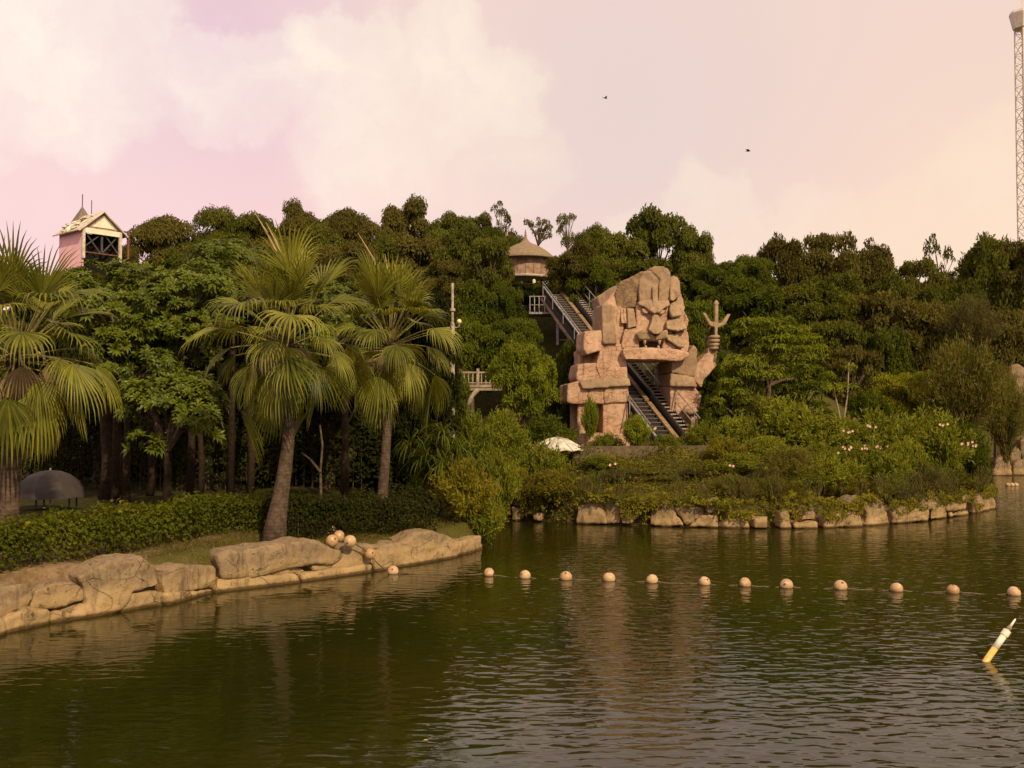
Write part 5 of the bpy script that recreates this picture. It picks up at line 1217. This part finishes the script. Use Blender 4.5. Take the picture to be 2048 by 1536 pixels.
# ------------------------------------------------------------------ fan palms
def frond_mesh(el, Lp_, Rb, seed, droop=1.0, nseg=21, spread=66):
    r_ = random.Random(seed); el = R(el)
    # petiole in the XZ plane, bending down under its weight
    pts = []; p = Vector((0, 0, 0)); a = el
    for k in range(9):
        pts.append(p.copy()); p = p + Vector((math.cos(a), 0, math.sin(a))) * (Lp_ / 8); a -= (.055 + .03 * r_.random()) * droop * max(.15, math.cos(a))
    a -= .12 * droop + (.0 if el > R(50) else .38 + .25 * r_.random())
    Dv = Vector((math.cos(a), 0, math.sin(a))); Sv = Vector((0, 1, 0)); Nv = Dv.cross(Sv) * -1
    if Nv.z < 0 and abs(Nv.z) > .2: Nv = -Nv
    Hh = pts[-1]
    V = []; F = []; Q = []
    st_ = [0.03, .22, .45, .62, .80, 1.0]; wf = [1.0, 1.0, .90, .62, .40, .03]
    for i in range(nseg):
        t = (i + .5) / nseg * 2 - 1; ang = R(spread) * t; da = R(spread) / nseg
        Rk = Rb * (1.0 - .28 * abs(t) ** 1.6) * r_.uniform(.92, 1.06); kd = droop * r_.uniform(.7, 1.3); tw = r_.uniform(-.05, .05)
        dirn = (Dv * math.cos(ang) + Sv * math.sin(ang)).normalized(); sid = (-Dv * math.sin(ang) + Sv * math.cos(ang)).normalized()
        up_b = Nv * (.22 * abs(math.sin(ang)) + .05)          # blade is cupped about its midrib
        pos_ = Hh.copy(); prev = 0; b = len(V); dcur = (dirn + up_b).normalized()
        for j, (s_, w_) in enumerate(zip(st_, wf)):
            step = (s_ - prev) * Rk; prev = s_
            if s_ > .5:
                dcur = (dcur + Vector((0, 0, -1)) * kd * (.55 if s_ < .7 else 1.0) * (1.0 if s_ < .9 else 3.0)).normalized()
            elif s_ > .3: dcur = (dcur + Vector((0, 0, -1)) * kd * .12).normalized()
            pos_ = pos_ + dcur * step; hw_ = math.tan(da) * min(s_, .5) * Rk * w_ * .99
            V += [pos_ - sid * hw_, pos_ + Nv * hw_ * .55, pos_ + sid * hw_]
        q = r_.random()
        for j in range(len(st_) - 1):
            a0 = b + j * 3
            F += [(a0, a0 + 1, a0 + 4, a0 + 3), (a0 + 1, a0 + 2, a0 + 5, a0 + 4)]; Q += [q * .8 + .2 * (j / 5)] * 2
    blade = mesh_np('blade', np.array([tuple(v) for v in V]), np.array(F), False, Q)
    pet = MB().tube(pts, [.028, .024, .02, .018, .016, .015, .014, .013, .012], 5).mesh('petiole')
    return blade, pet
FR = {}
for el in (82, 62, 42, 22, 2, -22, -45): FR[el] = [frond_mesh(el, {82: 1.2, 62: 1.25, 42: 1.35, 22: 1.4, 2: 1.35, -22: 1.2, -45: 1.05}[el] * (.90 + .08 * k), 1.08, el * 7 + k, {82: .08, 62: .15, 42: .28, 22: .45, 2: .6, -22: .75, -45: .75}[el] * (.7 + .3 * k)) for k in range(3)]
for v in FR.values():
    for a, b in v: a.materials.append(M['palm']); b.materials.append(M['petiole'])
DEADF = [frond_mesh(5, .95, 1.0, 500 + k, 1.1, 24, 60) for k in range(2)]
for a, b in DEADF: a.materials.append(M['palm_dead']); b.materials.append(M['spear'])
def fan_palm(lab, d, trunk, crown, rad, sc_, counts, seed, spears=(), dead=3, special=()):
    r_ = random.Random(seed); b0_ = P(*trunk[0], d); g = lz(b0_.x, b0_.y); base = Vector((b0_.x, b0_.y, g))
    t = thing('fan_palm', lab, 'palm', base, 0, 'fan palms of the left bank')
    pts = [P(px, py, d) - base for px, py in trunk] + [P(*crown, d) - base]; pts[0].z = -.15
    MB().tube(pts, list(rad) + [rad[-1] * .8], 14).build('trunk', M['palm_trunk'], t, True)
    c = P(*crown, d) - base; az = r_.random() * 6
    for el, n in counts:
        for k in range(n):
            az += 2.3999; bl_, pe = FR[el][r_.randrange(3)]
            fr = bpy.data.objects.new('frond', bl_); C.objects.link(fr); fr.parent = t; s = sc_ * r_.uniform(.70, 1.12)
            fr.location = c + Vector((0, 0, {82: .12, 62: .08, 42: .0, 22: -.08, 2: -.16, -22: -.24, -45: -.32}[el])); fr.rotation_euler = (r_.uniform(-.32, .32), r_.uniform(-.32, .32), az + r_.uniform(-.5, .5)); fr.scale = (s, s, s)
            link('stalk', pe, None, fr)
    for (el, azd, s) in special:
        bl_, pe = FR[el][r_.randrange(3)]; fr = link('frond', bl_, None, t, c, (0, 0, R(azd)), (s, s, s)); link('stalk', pe, None, fr)
    for k in range(dead):
        bl_, pe = DEADF[k % 2]; fr = link('dead_frond', bl_, None, t, c + Vector((0, 0, -.25 + .16 * k)), (0, .1 * k, R(-95 + 38 * (k - dead / 2 + .5))), (sc_ * (.95 if dead > 4 else .6),) * 3); link('stalk', pe, None, fr)
    for (x0, y0, x1, y1) in spears:
        MB().tube([P(x0, y0, d) - base, P((x0 + x1) / 2 + 3, (y0 + y1) / 2, d) - base, P(x1, y1, d) - base], [.035, .028, .008], 6).build('spear_leaf', M['spear'], t)
    fib = MB()                                            # fibrous boss where the stalks meet
    fib.sphere(c + Vector((0, 0, -.15)), .19 * sc_, 10, 7, (1, 1, 1.7)); fib.build('crown_shaft', M['bark_shaded'], t, True)
CB = ((82, 5), (62, 8), (42, 8), (22, 7), (2, 6), (-22, 6), (-45, 5))
fan_palm('tall thick trunked fan palm left of the pale sapling', 24.6, [(545, 1082), (553, 1040), (560, 1000), (568, 950), (576, 890), (580, 820)], (572, 690), (.37, .25, .205, .18, .155, .14), 1.26, CB, 3, ((560, 520, 508, 422), (565, 520, 532, 445)), 4,
         ((82, -90, 1.15), (82, -60, 1.0), (62, 175, 1.1), (62, 15, 1.05), (62, -110, .9), (42, -90, .95), (42, -145, 1.0), (42, -40, 1.0), (22, -100, .9), (2, -75, .85), (-22, -100, 1.05), (-22, -60, 1.0), (-22, -35, 1.1), (2, -20, 1.05), (-22, -130, 1.05), (2, 195, 1.1), (-22, 215, 1.05)))
fan_palm('shorter fan palm with a slim straight trunk right of the sapling', 27.6, [(762, 1049), (763, 1020), (766, 980), (770, 930), (774, 860), (777, 800)], (780, 690), (.22, .17, .15, .135, .125, .12), 1.16, CB, 8, ((772, 570, 716, 466), (772, 560, 770, 508)), 3,
         ((82, -90, 1.15), (82, -60, 1.0), (62, 175, 1.1), (62, 15, 1.05), (62, -110, .9), (42, -90, .95), (42, -145, 1.0), (42, -40, 1.0), (22, -100, .9), (2, -75, .85), (-45, -80, 1.0), (-22, -55, 1.05), (2, -25, 1.0), (-22, -20, 1.0), (2, -10, .95)))
fan_palm('big fan palm with withered fronds cut by the left edge of the picture', 21.4, [(14, 1050), (16, 1010), (20, 950), (26, 860), (30, 780)], (34, 712), (.28, .23, .21, .20, .19), 1.18, CB + ((-45, 3),), 15, (), 5,
         ((82, -90, 1.25), (62, -100, 1.1), (42, -80, 1.1), (22, -60, 1.1), (62, -20, 1.25), (42, -40, 1.2), (2, -25, 1.3), (-22, -70, 1.3), (-22, -45, 1.3), (-45, -95, 1.2), (2, 5, 1.25), (62, 150, 1.2), (42, 10, 1.1)))

# strap leaved plant at the end of the bank
def strap_plant(lab, px, py, d, n, L, seed):
    r_ = random.Random(seed); c = P(px, py, d); g = lz(c.x, c.y); t = thing('screw_pine', lab, 'plant', (c.x, c.y, g)); hh = c.z - g
    MB().tube([(-.25, 0, -.1), (-.15, 0, hh * .5), (0, 0, hh)], [.13, .09, .08], 8).build('trunk', M['bark'], t, True)
    for k in range(4):
        a = k * 1.6; MB().tube([(-.2, 0, hh * .45), (.5 * math.cos(a) - .2, .5 * math.sin(a), -.1)], [.03, .025], 5).build('prop_root', M['bark'], t)
    heads = [(0, 0, hh), (.75, .1, hh - .15), (-.7, -.1, hh + .1), (.3, -.4, hh + .45), (1.2, .0, hh - .5), (.3, -.5, hh - .55), (-.3, -.5, hh - .3)]
    for hx, hy, hz_ in heads:
        MB().tube([(0, 0, hh * .8), (hx, hy, hz_)], [.06, .045], 6).build('branch', M['bark'], t); V = []; F = []; Q = []
        for k in range(n):
            a = r_.random() * 6.28; el = r_.uniform(.1, 1.3); p = Vector((hx, hy, hz_)); dcur = Vector((math.cos(a) * math.cos(el), math.sin(a) * math.cos(el), math.sin(el))); sd_ = Vector((-math.sin(a), math.cos(a), 0)); b = len(V); ll = L * r_.uniform(.7, 1.1)
            for j in range(7):
                w_ = .028 * (1 - (j / 6) ** 2) + .002; V += [p - sd_ * w_, p + sd_ * w_]; p = p + dcur * ll / 6; dcur = (dcur + Vector((0, 0, -.30 - .06 * j))).normalized()
            q = r_.random()
            for j in range(6): F.append((b + 2 * j, b + 2 * j + 1, b + 2 * j + 3, b + 2 * j + 2)); Q.append(q)
        link('leaf_head', mesh_np('leaf_head', np.array([tuple(v) for v in V]), np.array(F), False, Q), M['slope'], t)
strap_plant('dark strap leaved screw pine on prop roots at the right of the left bank', 868, 900, 31.2, 60, 1.15, 3)

# ------------------------------------------------------------------ ground cover, grass, litter (uncountable)
def scatter_cover(name, n, xr, yr, cond, leaf, mt, lift, aspect=.6, upright=.0, dens=None):
    x = rng.uniform(*xr, n); y = rng.uniform(*yr, n); s = shore_dist(x, y); k = cond(x, y, s)
    if dens is not None: k &= rng.random(n) < dens(x, y)
    x, y, s = x[k], y[k], s[k]; z = land(x, y); m = len(x)
    lum = np.maximum(0, vnoise(np.stack([x * 1.1, y * 1.1, 0 * x], -1), 12) + .4); hgt = rng.random(m) * lift * (.2 + lum * 1.8)
    p = np.stack([x, y, z + hgt], -1); d = rdirs(m) * np.array([1, 1, .4]) + np.array([0, 0, upright])
    V = leaf_quads(p, rdirs(m) + np.array([0, -.5, .8 if upright < 1 else 0]), d, leaf * rng.uniform(.5, 1.4, m), aspect)
    o = link(name, leaves_mesh(name, V, rng.random(m)), M[mt]); tag(o, kind='stuff'); return o
o = scatter_cover('ground_cover', 80000, (-1.5, 22), (34.5, 45.5), lambda x, y, s: (s > -.05) & (s < 7.5), .10, 'cover', .30)
tag(o, 'low tangle of yellow green trailing plants covering the island slope', 'ground cover')
# curtains of trailing leaves hanging over the island's edge stones
n = 24000; u = rng.random(n); pxs = 1000 + u * 990; dd_ = np.array([isl_depth(p) for p in np.linspace(1000, 1992, 200)]); D_ = np.interp(pxs, np.linspace(1000, 1992, 200), dd_)
# how far down the leaves hang (metres above the water), following the photograph along the edge
LOW = [(1000, .1), (1018, .15), (1024, .9), (1038, .8), (1046, .2), (1100, .35), (1148, .3), (1156, .9), (1236, .85), (1246, .35), (1290, .15), (1302, .75), (1430, .9), (1440, .35), (1495, .3), (1510, .5), (1534, .45), (1545, .1), (1595, .25), (1605, .6), (1635, .65), (1645, .2), (1720, .25), (1732, .9), (1780, .6), (1800, .35), (1840, .7), (1870, .5), (1900, .7), (1935, .65), (1950, .2), (1985, .5), (1992, .3)]
lump = vnoise(np.stack([pxs * .045, 0 * pxs, 0 * pxs], -1), 31) * .5 + vnoise(np.stack([pxs * .16, 0 * pxs, 0 * pxs], -1), 33) * .4
low = np.clip(np.interp(pxs, [a for a, b in LOW], [b for a, b in LOW]) + lump * .25, .03, 1.1); hi = 1.02 + .55 * np.clip(lump, -.3, .6); zz = low + rng.random(n) ** .9 * np.maximum(hi - low, .06)
keepv = rng.random(n) < np.clip(.55 + 1.6 * vnoise(np.stack([pxs * .07, zz * 4, 0 * pxs], -1), 51), .05, 1)
yy = D_ - .10 + rng.random(n) ** 2 * .7 - .22 * rng.random(n) * np.clip(lump + .6, 0, 1)
p = np.stack([(pxs - CX) / FPX * yy, yy, zz], -1)[keepv]; n = len(p)
V = leaf_quads(p, rdirs(n) + np.array([0, -1.0, .4]), rdirs(n) + np.array([0, -.2, -.7]), .10 * rng.uniform(.5, 1.4, n), .6)
o = link('trailing_vines', leaves_mesh('trailing_vines', V, rng.random(n)), M['cover']); tag(o, 'vines hanging in curtains over the stones of the island edge', 'vines', kind='stuff')
n = 9000; u = rng.random(n); pxs = 1000 + u * 990; D_ = np.interp(pxs, np.linspace(1000, 1992, 200), dd_); yy = D_ + rng.uniform(-.15, 1.2, n); x_ = (pxs - CX) / FPX * yy
zz = .55 + .45 * np.clip((yy - D_), 0, 1) + rng.random(n) * .75; lmp = vnoise(np.stack([pxs * .05, 0 * pxs, 0 * pxs], -1), 77); kk = rng.random(n) < np.clip(.5 + lmp, 0, 1)
p = np.stack([x_, yy, zz], -1)[kk]; n = len(p)
V = leaf_quads(p, rdirs(n) + np.array([0, -1, 0]), rdirs(n) * .5 + np.array([0, 0, 1.0]), rng.uniform(.14, .42, n), .07)
o = link('dry_stalks', leaves_mesh('dry_stalks', V, rng.random(n)), M['dry']); tag(o, 'thin brown dry stalks standing along the island edge', 'dry grass', kind='stuff')
o = scatter_cover('grass', 90000, (-9, -1), (19, 31), lambda x, y, s: (s > .75) & (s < 4.5), .085, 'grass', .02, .10, 2.2, lambda x, y: sstep(x + 2.2 * vnoise(np.stack([x * .9, y * .9, 0 * x], -1), 44), -9.2, -6.2) * .85 + .12)
tag(o, 'short patchy grass behind the rocks of the left bank', 'grass')
o = scatter_cover('fallen_leaves', 5000, (-11, -2), (16, 30), lambda x, y, s: (s > .6) & (s < 3.5), .06, 'palm_dead', .01)
tag(o, 'dry leaf litter on the bare strip before the hedge', 'leaf litter')
fl = P(846, 1482, DW(1482)); lm_ = MB().add([(0, 0, .006), (.03, .02, .012), (.07, 0, .006), (.03, -.02, .012)], [(0, 1, 2, 3)]).build('floating_leaf', M['pvc_yellow'], None, loc=(fl.x, fl.y, 0.004)); tag(lm_, 'single small yellow leaf floating on the near water', 'leaf')
print('objects', len(bpy.data.objects), 'tris', sum(len(m.polygons) * 2 for m in bpy.data.meshes))
